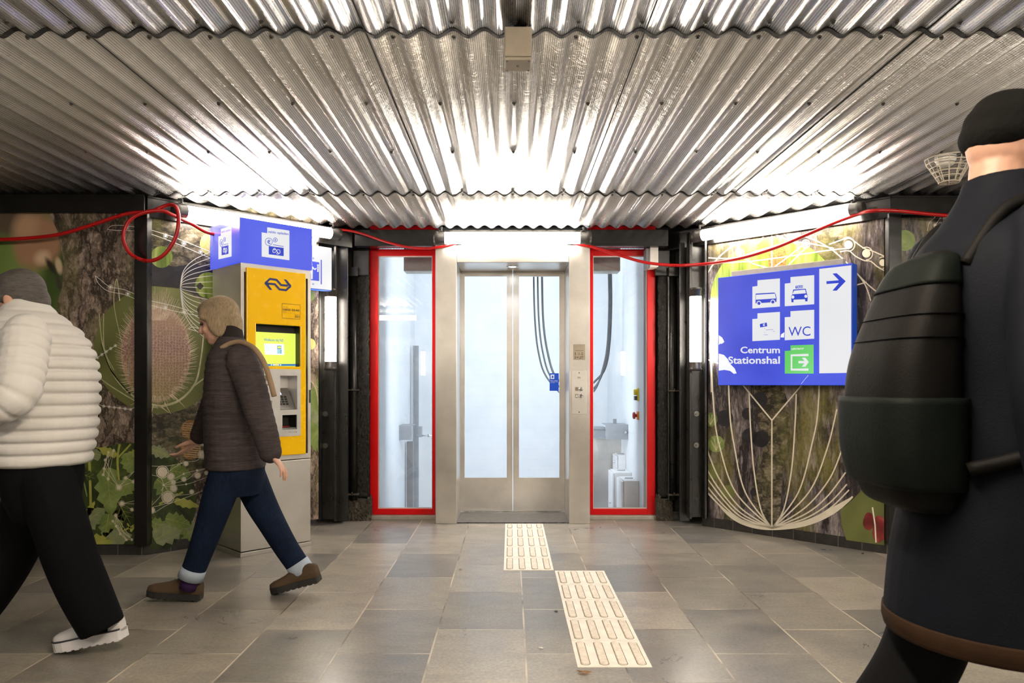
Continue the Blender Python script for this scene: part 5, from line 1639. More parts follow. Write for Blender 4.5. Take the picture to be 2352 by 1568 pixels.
for y in (987, 1032):
    mu.disc(438, y, 23, M['p_cone'], 6)
    for q in range(7):
        mu.line([(418, y - 16 + q * 5.2), (459, y - 12 + q * 5)], [0.6, 1.4], M['p_spine'], 7)
for i in range(16):
    yk = 575 + 215 * i / 15
    bow = (yk - 664)
    mu.curve([(413.5, 660 + bow * 0.02), (421, 660 + bow * 0.42), (446, 662 + bow * 0.74), (492, 664 + bow)], 1.3, M['p_white'], 9)
for P in ([(343, 527), (400, 545), (486, 579)], [(343, 536), (400, 557), (486, 594)], [(343, 690), (400, 703), (445, 717)], [(343, 700), (400, 714), (470, 728)], [(432, 755), (445, 751), (470, 760), (500, 770)], [(432, 755), (450, 760), (500, 776)]):
    mu.curve(P, 1.2, M['p_white'], 9)
for x, y, r in ((380, 542, 5.2), (422, 559, 5), (461, 578, 5), (380, 707, 5), (422, 717, 5), (467, 761, 4)):
    mu.node(x, y, r, M['p_white'], 10)
for dx, dy in ((0, -4), (4, 0), (0, 4), (-4, 0)):
    mu.disc(459 + dx, 657 + dy, 4, M['p_black'], 10)
nd = ((1218, 730, 14), (1282, 765, 8.5), (1300, 806, 5.6), (1302, 853, 8.2), (1259, 921, 14), (1395, 668, 5.6), (1380, 785, 5.6), (1482, 757, 7.2), (1438, 879, 5.4), (1519, 600, 10), (1520, 515, 6.5), (1140, 1018, 7), (1478, 718, 2.4), (1377, 745, 2.2), (1226, 828, 2), (1396, 822, 2), (1548, 737, 5))
for x, y, r in nd:
    mu.node(*c2(x, y), r, M['p_line'], 10, 0.84)
for P in ([(1120, 685), (1260, 685), (1395, 655), (1490, 635), (1500, 520)], [(1540, 635), (1548, 560), (1545, 520)], [(1120, 750), (1200, 770), (1226, 828), (1210, 870)], [(1218, 775), (1300, 700), (1395, 650)], [(1226, 828), (1377, 745), (1478, 718), (1590, 690)], [(1226, 832), (1396, 790), (1482, 725), (1600, 700)],
          [(1240, 840), (1396, 822), (1482, 795), (1570, 760)], [(1140, 980), (1210, 900), (1226, 830)], [(1160, 1035), (1259, 975), (1438, 905), (1520, 870)], [(1226, 828), (1302, 900), (1438, 895)], [(1120, 1000), (1259, 960), (1330, 890)]):
    mu.curve([c2(*p_) for p_ in P], 0.9, M['p_line'], 9, 5)
mu.disc(712, 790, 13, M['p_fan'], 3)
for i in range(8):
    mu.line([(702 + i * 3.2, 865), (731, 890 + i * 6)], 0.8, M['p_spine'], 4)
mu.poly([(712, 900), (731, 870), (731, 1040), (722, 1010), (712, 985)], M['p_leaf'], 3)
mu.leaf(706, 930, 60, 12, 60, M['p_leaf2'], 5)
mu.leaf(706, 980, 60, 12, 70, M['p_leaf'], 5)
mu.leaf(716, 690, 30, 16, -120, M['p_leaf'], 4)
tag(mu.mb.build('mural_panel', mu.mats, origin='world'), mu.label, 'mural', 'printed nature mural panels')

# right angled panel
u0 = RWING.uv(1627, 900)[0]; u1 = RWING.uv(2031, 900)[0]
mu = mural(RWING, u0, u1, 0.075, 2.2, M['bark_grey'], 'mural of mossy trunk and white seed-pod lines behind the blue direction sign', (1627, 2031), (480, 1260))
mu.poly(catmull([(1735, 886), (1790, 880), (1815, 960), (1800, 1060), (1790, 1180), (1770, 1215), (1745, 1190), (1725, 1130), (1752, 1040), (1740, 950)], 5, True), M['bark_moss'], 1)
mu.poly(catmull([(1880, 500), (1925, 500), (1935, 560), (1900, 640), (1880, 580)], 5, True), M['bark_moss'], 1)
mu.disc(1780, 690, 148, M['p_grass'], 2, ry=145, n=60)
mu.disc(1786, 598, 21, M['p_cone'], 3, ry=42)
for x, y, r, m in ((1632, 963, 16, 'p_leaf'), (1645, 1019, 19, 'p_leaf'), (1634, 1082, 18, 'p_olive'), (1665, 960, 19, 'p_black'), (1748, 1008, 19, 'p_black'), (1745, 918, 18, 'p_black'), (1722, 1000, 17, 'p_black'), (1732, 1130, 9, 'p_black'), (1672, 1130, 16, 'p_olive'), (1718, 950, 14, 'p_black')):
    mu.disc(x, y, r, M[m], 2)
    if m == 'p_leaf':
        for q in (-.9, -.3, .3, .9):
            mu.line([(x, y + r * .8), (x + r * .8 * math.sin(q), y - r * .7 * math.cos(q))], 1.0, M['p_spine'], 3)
mu.poly([(1930, 1172), (1955, 1150), (1985, 1120), (2031, 1130), (2031, 1252), (1944, 1240), (1933, 1205)], M['p_olive'], 2)
mu.poly(catmull([(1982, 1200), (1990, 1178), (2003, 1180), (2008, 1200), (2000, 1216), (1988, 1214)], 4, True), M['p_berry'], 3)
mu.poly(catmull([(2004, 1215), (2012, 1186), (2030, 1190), (2034, 1230), (2018, 1246), (2006, 1235)], 4, True), M['p_berry'], 3)
mu.line([(2004, 1165), (2010, 1205), (2012, 1245)], 3.4, M['p_line'], 4)
LN = M['p_line']
B0 = (1773, 1213)
w1 = 3.2
mu.line([B0, (1773, 963)], w1, LN, 6)
mu.line([(1773, 965), (1700, 876)], w1, LN, 6); mu.line([(1773, 965), (1845, 880)], w1, LN, 6)
for P in ([B0, (1748, 1170), (1732, 1080), (1724, 980), (1721, 900)], [B0, (1712, 1130), (1686, 1020), (1676, 940), (1672, 800)], [B0, (1690, 1130), (1652, 1020), (1640, 940), (1634, 820), (1636, 700)], [B0, (1700, 1165), (1650, 1095), (1620, 1020)],
          [B0, (1702, 1178), (1650, 1120), (1615, 1060)], [B0, (1705, 1188), (1660, 1145), (1615, 1085)], [B0, (1705, 1194), (1660, 1158), (1615, 1105)], [B0, (1710, 1198), (1660, 1166), (1615, 1120)],
          [B0, (1800, 1170), (1818, 1080), (1826, 980), (1829, 905)], [B0, (1834, 1130), (1865, 1020), (1879, 940), (1884, 800)], [B0, (1858, 1130), (1900, 1030), (1922, 940)], [B0, (1850, 1165), (1905, 1100), (1935, 1030)],
          [B0, (1850, 1180), (1900, 1140), (1942, 1085)], [B0, (1850, 1190), (1905, 1155), (1945, 1112)], [B0, (1850, 1196), (1905, 1168), (1950, 1125)], [B0, (1855, 1202), (1915, 1172), (1958, 1140)]):
    mu.curve(P, w1, LN, 6, 10)
mu.poly(catmull([(1627, 1128), (1660, 1166), (1705, 1194), (1773, 1209), (1850, 1196), (1905, 1168), (1960, 1140), (1915, 1180), (1850, 1208), (1773, 1217), (1715, 1208), (1670, 1182)], 6, True), LN, 5)
for P in ([(1618, 640), (1650, 592), (1700, 556), (1773, 536), (1840, 541), (1900, 566), (1950, 608), (1985, 650), (2000, 690)], [(1950, 608), (1990, 650), (2022, 676)], [(1990, 648), (1962, 656)], [(1773, 540), (1773, 620)],
          [(1690, 575), (1720, 545), (1770, 536), (1830, 560)], [(1627, 592), (1690, 592), (1760, 570), (1830, 556), (1915, 570)], [(1627, 604), (1720, 600), (1800, 590), (1900, 575), (1950, 570)], [(1700, 585), (1730, 605), (1765, 615)],
          [(1850, 570), (1820, 600), (1800, 620)], [(1845, 562), (1810, 590), (1780, 612)], [(1760, 536), (1740, 560)], [(1800, 536), (1820, 556)], [(1627, 690), (1650, 692)], [(1627, 826), (1650, 834)], [(1633, 830), (1634, 900)]):
    mu.curve(P, 2.8, LN, 6, 8)
mu.curve([(1905, 561), (1935, 550), (1950, 545), (1965, 556), (1985, 570), (2003, 576), (2031, 588)], 2.6, LN, 6)
mu.curve([(1930, 578), (1950, 576), (1965, 588), (1985, 598), (2000, 600), (2015, 612), (2031, 621)], 2.6, LN, 6)
for x, y, r in ((1949, 562, 9.5), (1990, 582, 9.5), (2028, 603, 8)):
    mu.disc(x, y, r, LN, 7)
    mu.ring(x, y, r + 5, 2.2, LN, 7, a0=-2.2, a1=1.6)
for x, y in ((1700, 580), (1851, 560)):
    mu.disc(x, y, 6, LN, 7); mu.ring(x, y, 9, 2.6, LN, 7)
tag(mu.mb.build('mural_panel', mu.mats, origin='world'), mu.label, 'mural', 'printed nature mural panels')

# right frontal panel
mu = mural(FRONT(4.82), 2.548, 4.7, 0.075, 2.2, M['bark_grey'], 'mural panel of dark bark on the right wall, mostly hidden by the beanie wearer', (2059, 3400), (490, 1260))
mu.disc(2078, 552, 24, M['p_leaf'], 2)
for P in ([(2130, 530), (2134, 512), (2146, 500), (2150, 492)], [(2140, 540), (2146, 520), (2160, 500)], [(2059, 605), (2075, 616)], [(2059, 635), (2066, 640)]) + tuple([[(2168 + 4 * i, 493), (2164 + 4 * i, 540)] for i in range(6)]):
    mu.curve(P, 1.2, M['p_line'], 6, 4)
mu.node(2147, 517, 4, M['p_line'], 7); mu.node(2146, 532, 3.5, M['p_line'], 7)
mu.poly([(2059, 1130), (2200, 1120), (2200, 1260), (2059, 1260)], M['p_blur'], 2)
tag(mu.mb.build('mural_panel', mu.mats, origin='world'), mu.label, 'mural', 'printed nature mural panels')

# ------------------------------------------------------------------ people
def cloth(name, col, rough=0.85, weave=220, var=0.18, streak=None, bump=0.15, sheen=0.0):
    t = NT(name)
    n = t.noise(7, 5)
    c = t.ramp(n, [(0.3, tuple(x * (1 - var) for x in col)), (0.7, tuple(min(1, x * (1 + var)) for x in col))])
    if streak:
        c = t.mix(t.ramp(t.noise(30, 4, vec=t.mapped(streak)), [(0.38, (0, 0, 0)), (0.66, (0.7, 0.7, 0.7))]), c, tuple(x * 0.45 for x in col))
    t.set(col=c, rough=rough, sheen=sheen, spec=0.10)
    h = t.math('MULTIPLY_ADD', t.noise(weave, 2), 0.4, t.noise(14, 3))
    t.bump(h, bump, 0.012)
    return t.m
def skin_mat(name, col):
    t = NT(name)
    c = t.ramp(t.noise(22, 4), [(0.3, tuple(x * 0.86 for x in col)), (0.7, tuple(min(1, x * 1.1) for x in col))])
    t.set(col=c, rough=0.5, spec=0.4)
    t.b.inputs['Subsurface Weight'].default_value = 0.08
    t.b.inputs['Subsurface Radius'].default_value = (0.01, 0.004, 0.002)
    t.bump(t.noise(160, 2), 0.08, 0.003)
    return t.m
M['skin'] = skin_mat('skin', (0.52, 0.29, 0.20))
M['skin2'] = skin_mat('paler_skin', (0.56, 0.33, 0.24))
M['skin3'] = skin_mat('shaded_skin', (0.36, 0.205, 0.145))  # darker copy of the skin; the dimmer light on this walker is in the colour
M['eye'] = plain('eye', (0.03, 0.022, 0.018), 0.15)
M['greyhair'] = cloth('grey_hair', (0.10, 0.092, 0.085), 0.6, 300, 0.3, (1.2, 1.2, 6), 0.5)
M['blondhair'] = cloth('ash_blond_hair', (0.33, 0.25, 0.16), 0.55, 300, 0.3, (6, 6, 1.0), 0.5)
M['puffer'] = cloth('off_white_puffer', (0.56, 0.55, 0.53), 0.62, 90, 0.05, None, 0.12)
M['blacktrouser'] = cloth('black_trouser', (0.0028, 0.003, 0.0035), 0.85)
M['browncoat'] = cloth('dark_brown_jacket', (0.062, 0.050, 0.051), 0.8, 200, 0.2, (0.6, 0.6, 5), 0.22)
M['darkcollar'] = cloth('dark_collar', (0.022, 0.018, 0.018), 0.85)
M['denim'] = cloth('dark_blue_denim', (0.007, 0.014, 0.034), 0.85, 260, 0.3, (5, 5, 1), 0.2)
M['cuff'] = cloth('pale_denim_cuff', (0.34, 0.40, 0.48), 0.85, 260)
M['sock'] = cloth('purple_sock', (0.045, 0.018, 0.070), 0.9)
M['brownshoe'] = cloth('brown_suede', (0.075, 0.050, 0.030), 0.75, 200)
M['sole'] = plain('black_rubber_sole', (0.014, 0.013, 0.012), 0.6)
M['whiteshoe'] = cloth('white_sneaker_upper', (0.56, 0.555, 0.55), 0.7, 260, 0.05)
M['whitesole'] = plain('white_foam_sole', (0.62, 0.61, 0.62), 0.55, var=0.05)
M['shoeline'] = plain('dark_shoe_trim', (0.02, 0.022, 0.03), 0.6)
M['lace'] = plain('shoe_lace', (0.03, 0.03, 0.035), 0.7)
M['tanstrap'] = cloth('tan_strap', (0.27, 0.19, 0.12), 0.75)
M['beanie'] = cloth('black_knit', (0.004, 0.004, 0.0038), 0.95, 120, 0.2, (9, 9, 0.8), 0.5)
M['navycoat'] = cloth('navy_coat', (0.0026, 0.0036, 0.0066), 0.75)
M['hem'] = cloth('brown_hem', (0.024, 0.012, 0.006), 0.85)
M['pack'] = cloth('dark_rucksack_nylon', (0.003, 0.0028, 0.0026), 0.65)
M['packgreen'] = cloth('dark_green_rucksack_panel', (0.0024, 0.0044, 0.0034), 0.65)
M['reflect'] = plain('grey_reflective_tape', (0.16, 0.15, 0.14), 0.4, 0.3)

def meld(name, mb, m, parent, voxel=0.006, smooth=4):
    """several closed pieces melted into one continuous surface"""
    me0 = bpy.data.meshes.new('pieces')
    me0.from_pydata(mb.v, [], mb.f)
    bm = bmesh.new(); bm.from_mesh(me0); bmesh.ops.recalc_face_normals(bm, faces=bm.faces); bm.to_mesh(me0); bm.free()
    ob = bpy.data.objects.new('pieces', me0)
    COL.objects.link(ob)
    r = ob.modifiers.new('r', 'REMESH'); r.mode = 'VOXEL'; r.voxel_size = voxel; r.use_smooth_shade = True
    s = ob.modifiers.new('s', 'SMOOTH'); s.factor = 0.5; s.iterations = smooth
    me = bpy.data.meshes.new_from_object(ob.evaluated_get(bpy.context.evaluated_depsgraph_get()))
    bpy.data.objects.remove(ob); bpy.data.meshes.remove(me0)
    me.name = name
    o = bpy.data.objects.new(name, me)
    if parent is not None:
        L = wloc(parent); o.parent = parent
    else:
        zs = [v.co.z for v in me.vertices]; xs = [v.co.x for v in me.vertices]; ys = [v.co.y for v in me.vertices]
        L = Vector(((min(xs) + max(xs)) / 2, (min(ys) + max(ys)) / 2, min(zs))); o.location = L
    o['_loc'] = tuple(L)
    me.transform(Matrix.Translation(-L))
    me.materials.clear(); me.materials.append(m)
    for p_ in me.polygons:
        p_.use_smooth = True
    COL.objects.link(o)
    return o

def limb(mb, pts, rad, n=6, ridge=0.0, step=0.05, flat=False):
    P = catmull([(*p_, r) for p_, r in zip(pts, rad)], n)
    path, rr, acc = [], [], 0.0
    for i, q in enumerate(P):
        if i:
            acc += (Vector(q[:3]) - Vector(P[i - 1][:3])).length
        f = 1.0
        if ridge:
            f = 1 - ridge * (1 - abs(math.sin(PI * acc / step))) ** 2
        path.append(q[:3]); rr.append(q[3] * f)
    mb.tube(path, rr, 18)
    for e, r in ((path[0], rr[0]), (path[-1], rr[-1]))[:1 if flat else 2]:
        mb.ell(e, (r, 0, 0), (0, r, 0), (0, 0, r), 14, 10)
def stack(mb, rows, n=6, ridge=0.0, step=0.05, phase=0.0, pw=1.0):
    """rows: (centre, half vector a, half vector b) from one end to the other"""
    flat = [tuple(c) + tuple(a) + tuple(b) for c, a, b in rows]
    P = catmull(flat, n)
    rings = []
    acc = 0.0
    for i, q in enumerate(P):
        c, a, b = Vector(q[0:3]), Vector(q[3:6]), Vector(q[6:9])
        if i:
            acc += (c - Vector(P[i - 1][0:3])).length
        f = 1 - ridge * (1 - abs(math.sin(PI * (acc + phase) / step))) ** 2 if ridge else 1.0
        ring = []
        for j in range(32):
            t2 = 2 * PI * j / 32
            ct, st2 = math.cos(t2), math.sin(t2)
            if pw != 1.0:
                ct, st2 = math.copysign(abs(ct) ** pw, ct), math.copysign(abs(st2) ** pw, st2)
            ring.append(c + (a * ct + b * st2) * f)
        rings.append(ring)
    mb.rings(rings, True)
def px_stack(Y, rows, sy, n=6, **kw):
    """(py, px left, px right, half width across the walking direction) on the plane Y"""
    out = []
    for py, x0, x1, w in rows:
        a, c = at(x0, py, Y), at(x1, py, Y)
        out.append(((a + c) / 2, (c - a) / 2, Vector((0, sy * w, 0))))
    return out

def head_pieces(mb, C, f, u, s, k=1.0):
    E = lambda df, du, ds, af, au, as_: mb.ell(C + f * df * k + u * du * k + s * ds * k, f * af * k, s * as_ * k, u * au * k, 20, 14)
    E(-0.010, 0.030, 0, 0.098, 0.095, 0.076)
    E(0.018, -0.032, 0, 0.076, 0.084, 0.062)
    E(0.052, -0.090, 0, 0.034, 0.028, 0.034)
    E(0.030, -0.075, 0, 0.055, 0.035, 0.052)
    E(0.078, 0.024, 0, 0.014, 0.011, 0.050)
    for q in (-1, 1):
        E(0.066, -0.030, 0.036 * q, 0.020, 0.020, 0.022)
        E(-0.004, -0.008, 0.077 * q, 0.020, 0.033, 0.008)
        E(0.100, -0.036, 0.009 * q, 0.009, 0.007, 0.008)
    mb.tube([C + f * 0.084 * k + u * 0.018 * k, C + f * 0.100 * k - u * 0.008 * k, C + f * 0.112 * k - u * 0.030 * k], [0.008 * k, 0.010 * k, 0.012 * k], 10)
    E(0.109, -0.031, 0, 0.012, 0.010, 0.012)
    E(0.088, -0.058, 0, 0.010, 0.006, 0.022)
    E(0.087, -0.069, 0, 0.010, 0.006, 0.020)
def eyes(parent, C, f, u, s, k=1.0):
    for q in (-1, 1):
        b = MB(); b.ell(C + f * 0.079 * k + u * 0.006 * k + s * 0.031 * k * q, f * 0.011, s * 0.013, u * 0.007, 14, 10)
        b.build('eye', M['eye'], parent)
def hand_pieces(mb, W, d, n, t, curl=0.35, k=1.0):
    d, n, t = d.normalized(), n.normalized(), t.normalized()
    mb.ell(W + d * 0.046 * k, d * 0.054 * k, t * 0.042 * k, n * 0.015 * k, 18, 12)
    mb.tube([W - d * 0.04 * k, W + d * 0.02 * k], [0.026 * k, 0.029 * k], 12)
    for i, (L, r) in enumerate(((0.070, 0.0082), (0.078, 0.0085), (0.072, 0.0082), (0.056, 0.0074))):
        p_ = W + d * (0.084 - 0.006 * (i == 3)) * k + t * (0.031 - 0.0205 * i) * k
        ang, pts = curl * 0.5 + 0.05 * i, [p_ - d * 0.02 * k]
        pts.append(p_)
        for sgm in (0.45, 0.30, 0.25):
            p_ = p_ + (d * math.cos(ang) + n * math.sin(ang) + t * (0.10 - 0.07 * i)) * L * sgm * k
            pts.append(p_); ang += curl
        mb.tube(pts, [r * k, r * k, r * 0.98 * k, r * 0.9 * k, r * 0.72 * k], 10)
        mb.ell(pts[-1], d * r * 0.8 * k, t * r * 0.75 * k, n * r * 0.75 * k, 10, 8)
    p_ = W + d * 0.018 * k + t * 0.030 * k
    pts = [p_ - t * 0.012 * k]
    for dv, L in ((d * 0.55 + t * 0.75 + n * 0.25, 0.034), (d * 0.85 + t * 0.42 + n * 0.35, 0.030), (d * 0.97 + t * 0.1 + n * 0.4, 0.024)):
        p_ = p_ + dv.normalized() * L * k
        pts.append(p_)
    mb.tube(pts, [0.014 * k, 0.0125 * k, 0.0100 * k, 0.0075 * k], 10)
    mb.ell(pts[-1], d * 0.008 * k, t * 0.007 * k, n * 0.007 * k, 10, 8)

def shoe(parent, toe_pt, tdir, pitch, L, m_up, m_sole, sole_h, lug, trim=None, laces=True, k=1.0, hk=1.0):
    """toe_pt: where the front of the sole rests; tdir: level walking direction; pitch lifts the heel (+) or toe (-)"""
    tdir = Vector(tdir).normalized()
    sd = Vector((-tdir.y, tdir.x, 0))
    fv = (tdir * math.cos(pitch) - Vector((0, 0, math.sin(pitch)))).normalized()
    uv = sd.cross(fv) * -1
    if uv.z < 0:
        uv = -uv
    heel = Vector(toe_pt) - fv * L
    G = lambda x, y, z: heel + fv * x * L + sd * y * k + uv * z * k
    prof = [(0.0, 0.024, 0.062), (0.03, 0.031, 0.072), (0.14, 0.036, 0.080), (0.28, 0.036, 0.083), (0.40, 0.036, 0.080), (0.52, 0.040, 0.066), (0.66, 0.046, 0.050), (0.80, 0.048, 0.040), (0.91, 0.041, 0.034), (0.98, 0.024, 0.026), (1.0, 0.008, 0.014)]
    b = MB()
    rings = []
    for x, w, h in prof:
        ring = []
        for j in range(20):
            a = 2 * PI * j / 20
            z = math.sin(a)
            ring.append(G(x, w * math.copysign(abs(math.cos(a)) ** 0.7, math.cos(a)), sole_h * 0.8 + (hk * h * abs(z) ** 0.75 if z > 0 else -0.004 * abs(z))))
        rings.append(ring)
    b.rings(rings, True)
    up = b.build('shoe_upper', m_up, parent)
    out = [(x, w + 0.004) for x, w, h in prof]
    loop = [(x, w) for x, w in out] + [(x, -w) for x, w in out[::-1]]
    b = MB()
    b.rings([[G(x, y, 0.004 if lug else 0.0) for x, y in loop], [G(x, y * 1.03, sole_h) for x, y in loop]], True, 0, False)
    if lug:
        for i in range(9):
            x = 0.06 + 0.11 * i
            w = next(w for xx, w, h in prof if xx >= x - 0.02) + 0.003
            for q in (-1, 1):
                o0 = G(x, q * w * 0.25, 0.0)
                vs = [G(x + dx, q * y, z) for z in (0.0, 0.006) for dx in (-0.032, 0.032) for y in (w * 0.2, w)]
                b.add(vs, [(0, 2, 3, 1), (4, 5, 7, 6), (0, 1, 5, 4), (2, 6, 7, 3), (0, 4, 6, 2), (1, 3, 7, 5)])
    b.build('shoe_sole', m_sole, parent)
    if trim:
        b = MB()
        b.tube([G(x, y * 1.03, sole_h + 0.002) for x, y in loop], 0.0035, 6)
        b.build('shoe_trim', trim, parent)
    if laces:
        b = MB()
        for x in (0.44, 0.51, 0.58):
            h = hk * (0.082 - (x - 0.40) * 0.16)
            b.tube(catmull([G(x, -0.026, sole_h + h * 0.72), G(x + 0.01, 0, sole_h * 0.8 + h + 0.003), G(x, 0.026, sole_h + h * 0.72)], 5), 0.0028, 6)
        b.build('shoe_lace', M['lace'], parent)
    return G

# --- grey-haired walker in a puffer jacket, at the left edge, walking left
fL, nearS = Vector((-1, 0, 0)), Vector((0, -1, 0))
Y1 = 3.10
body = MB()
C1 = at(42, 694, Y1)
f1 = Vector((-0.94, -0.05, -0.34)).normalized(); s1 = Vector((0.05, -1, 0)).normalized(); u1 = (f1.cross(s1)).normalized()
u1 = u1 if u1.z > 0 else -u1
head_pieces(body, C1, f1, u1, s1)
limb(body, [C1 - u1 * 0.03 - f1 * 0.03, at(68, 745, Y1), at(88, 810, Y1)], [0.056, 0.058, 0.07])
stack(body, px_stack(Y1, [(1120, 25, 165, .15), (1060, 20, 170, .15), (960, 10, 190, .16), (860, 5, 190, .17), (780, 15, 165, .17), (735, 40, 120, .10)], -1))
shN, elN, wrN = at(62, 775, 2.86), at(34, 905, 2.80), at(-70, 930, 2.78)
limb(body, [at(60, 790, 2.92), at(48, 850, 2.84), elN, at(-20, 935, 2.79), wrN], [0.045, 0.045, 0.042, 0.036, 0.030])
hand_pieces(body, wrN, Vector((-1, 0.1, 0.15)), Vector((0, 1, 0.2)), Vector((0, 0.1, 1)), 0.5)
shF, elF, wrF = at(75, 780, 3.33), at(110, 890, 3.38), at(60, 985, 3.40)
limb(body, [shF, elF, wrF], [0.055, 0.045, 0.032])
hand_pieces(body, wrF, Vector((-0.8, 0, -0.6)), Vector((-0.3, -1, 0)), Vector((-0.6, 0.2, 0.7)), 0.4)
legN = [at(108, 1105, 3.02), at(157, 1275, 3.03), at(218, 1400, 3.05)]
legF = [at(80, 1105, 3.20), at(30, 1270, 3.22), at(-95, 1430, 3.24)]
limb(body, legN, [0.075, 0.055, 0.042]); limb(body, legF, [0.075, 0.055, 0.042])
person = meld('person', body, M['skin'], None, 0.0042, 3)
tag(person, 'grey-haired walker in an off-white quilted puffer jacket and black trousers, leaving at the left', 'person')
eyes(person, C1, f1, u1, s1)
b = MB()
E = lambda df, du, ds, af, au, as_: b.ell(C1 + f1 * df + u1 * du + s1 * ds, f1 * af, s1 * as_, u1 * au, 22, 14)
E(-0.026, 0.042, 0, 0.100, 0.094, 0.084); E(-0.060, -0.010, 0, 0.062, 0.070, 0.074); E(-0.006, 0.078, 0, 0.082, 0.056, 0.066)
for q in (-1, 1):
    E(-0.012, 0.030, 0.060 * q, 0.060, 0.045, 0.022)
meld('hair', b, M['greyhair'], person, 0.006, 3)
b = MB()
stack(b, px_stack(Y1, [(1066, -6, 196, .20), (1010, -18, 208, .215), (955, -24, 214, .225), (900, -26, 216, .23), (850, -26, 213, .235), (800, -24, 198, .235), (760, -18, 172, .215), (728, 2, 138, .15), (704, 16, 112, .095), (690, 20, 102, .08)], -1), 16, 0.105, 0.0495, 0.0)
limb(b, [at(60, 765, 2.90), at(48, 850, 2.84), elN, at(-20, 935, 2.79), at(-62, 932, 2.78)], [0.090, 0.088, 0.082, 0.072, 0.056], 16, 0.13, 0.043)
limb(b, [at(75, 770, 3.30), elF, at(68, 968, 3.40)], [0.098, 0.088, 0.06], 14, 0.15, 0.052)
meld('puffer_jacket', b, M['puffer'], person, 0.005, 2)
b = MB()
stack(b, px_stack(Y1, [(1190, 45, 160, .13), (1140, 25, 172, .165), (1090, 18, 178, .175), (1045, 20, 175, .17)], -1), 6)
limb(b, [at(108, 1110, 3.02), at(140, 1210, 3.02), at(164, 1285, 3.03), at(198, 1365, 3.04), at(236, 1443, 3.05)], [0.108, 0.104, 0.102, 0.098, 0.088], 8, flat=True)
limb(b, [at(78, 1110, 3.20), at(52, 1210, 3.20), at(10, 1300, 3.22), at(-52, 1390, 3.23), at(-110, 1455, 3.24)], [0.108, 0.104, 0.102, 0.100, 0.092], 8, flat=True)
meld('trousers', b, M['blacktrouser'], person, 0.007, 4)
def zfloor(px, Y):
    return Vector(((px - CX) / F * Y, Y, 0.0))
shoe(person, zfloor(131, 3.075) + Vector((0, 0, 0.004)), (-1, 0.02, 0), 0.20, 0.295, M['whiteshoe'], M['whitesole'], 0.044, True, M['shoeline'], hk=1.12)
shoe(person, zfloor(-190, 3.24), (-1, -0.02, 0), -0.10, 0.295, M['whiteshoe'], M['whitesole'], 0.044, True, M['shoeline'], hk=1.12)

for p0, p1 in ((at(236, 1428, 3.06), at(250, 1448, 3.07)), (at(-112, 1440, 3.24), at(-130, 1490, 3.24))):
    b = MB(); b.tube([p0, p1], [0.044, 0.036], 18); b.build('sock', M['blacktrouser'], person)

# --- ash-blond walker in front of the ticket machine, walking left
Y2 = 3.87
body = MB()
C2 = at(502, 738, Y2)
f2 = Vector((-0.95, -0.06, -0.28)).normalized(); s2 = Vector((0.06, -1, 0)).normalized(); u2 = f2.cross(s2).normalized()
u2 = u2 if u2.z > 0 else -u2
head_pieces(body, C2, f2, u2, s2, 0.96)
limb(body, [C2 - u2 * 0.03 - f2 * 0.03, at(522, 785, Y2), at(535, 830, Y2)], [0.052, 0.054, 0.065])
stack(body, px_stack(Y2, [(1120, 490, 600, .14), (1060, 488, 600, .145), (960, 485, 600, .14), (870, 485, 590, .15), (815, 495, 575, .15), (785, 508, 555, .09)], -1))
shN, elN, wrN = at(556, 828, 3.69), at(592, 940, 3.66), at(622, 1040, 3.66)
limb(body, [shN, elN, wrN], [0.05, 0.04, 0.028])
hand_pieces(body, wrN, Vector((0.62, 0, -0.78)), Vector((-0.75, 0.2, -0.6)), Vector((-0.1, 0.95, 0.0)), 0.32, 0.98)
shF, elF, wrF = at(530, 835, 4.05), at(490, 930, 4.10), at(452, 1010, 4.10)
limb(body, [shF, elF, wrF], [0.05, 0.04, 0.028])
hand_pieces(body, wrF, Vector((-0.7, 0, -0.7)), Vector((-0.6, -0.4, 0.5)), Vector((-0.1, -0.95, 0.1)), 0.4, 0.98)
limb(body, [at(520, 1080, 3.79), at(484, 1190, 3.78), at(437, 1325, 3.79)], [0.07, 0.05, 0.036])
limb(body, [at(565, 1080, 3.95), at(618, 1190, 3.95), at(694, 1318, 3.95)], [0.07, 0.05, 0.036])
person2 = meld('person', body, M['skin2'], None, 0.0042, 3)
tag(person2, 'ash-blond walker in a dark brown jacket and blue jeans, striding left past the ticket machine', 'person')
eyes(person2, C2, f2, u2, s2, 0.96)
b = MB()
E = lambda df, du, ds, af, au, as_: b.ell(C2 + f2 * df + u2 * du + s2 * ds, f2 * af, s2 * as_, u2 * au, 22, 14)
E(-0.020, 0.040, 0, 0.100, 0.092, 0.084); E(-0.050, -0.020, 0, 0.068, 0.085, 0.080); E(-0.052, -0.075, 0, 0.050, 0.055, 0.066); E(0.010, 0.075, 0, 0.078, 0.050, 0.066)
for q in (-1, 1):
    E(-0.010, -0.008, 0.070 * q, 0.052, 0.085, 0.022); E(0.030, 0.045, 0.055 * q, 0.045, 0.040, 0.028)
meld('hair', b, M['blondhair'], person2, 0.006, 3)
b = MB()
stack(b, px_stack(Y2, [(1074, 478, 606, .185), (1000, 474, 606, .19), (930, 473, 606, .195), (870, 477, 603, .20), (825, 484, 592, .195), (797, 496, 572, .15), (775, 506, 558, .09)], -1), 12, 0.035, 0.040)
limb(b, [at(554, 826, 3.71), at(578, 890, 3.67), elN, at(609, 995, 3.65), at(621, 1038, 3.66)], [0.080, 0.075, 0.070, 0.064, 0.056], 12, 0.05, 0.040)
limb(b, [at(530, 830, 4.02), elF, at(458, 1000, 4.10)], [0.078, 0.068, 0.050], 8)
meld('jacket', b, M['browncoat'], person2, 0.005, 2)
b = MB()
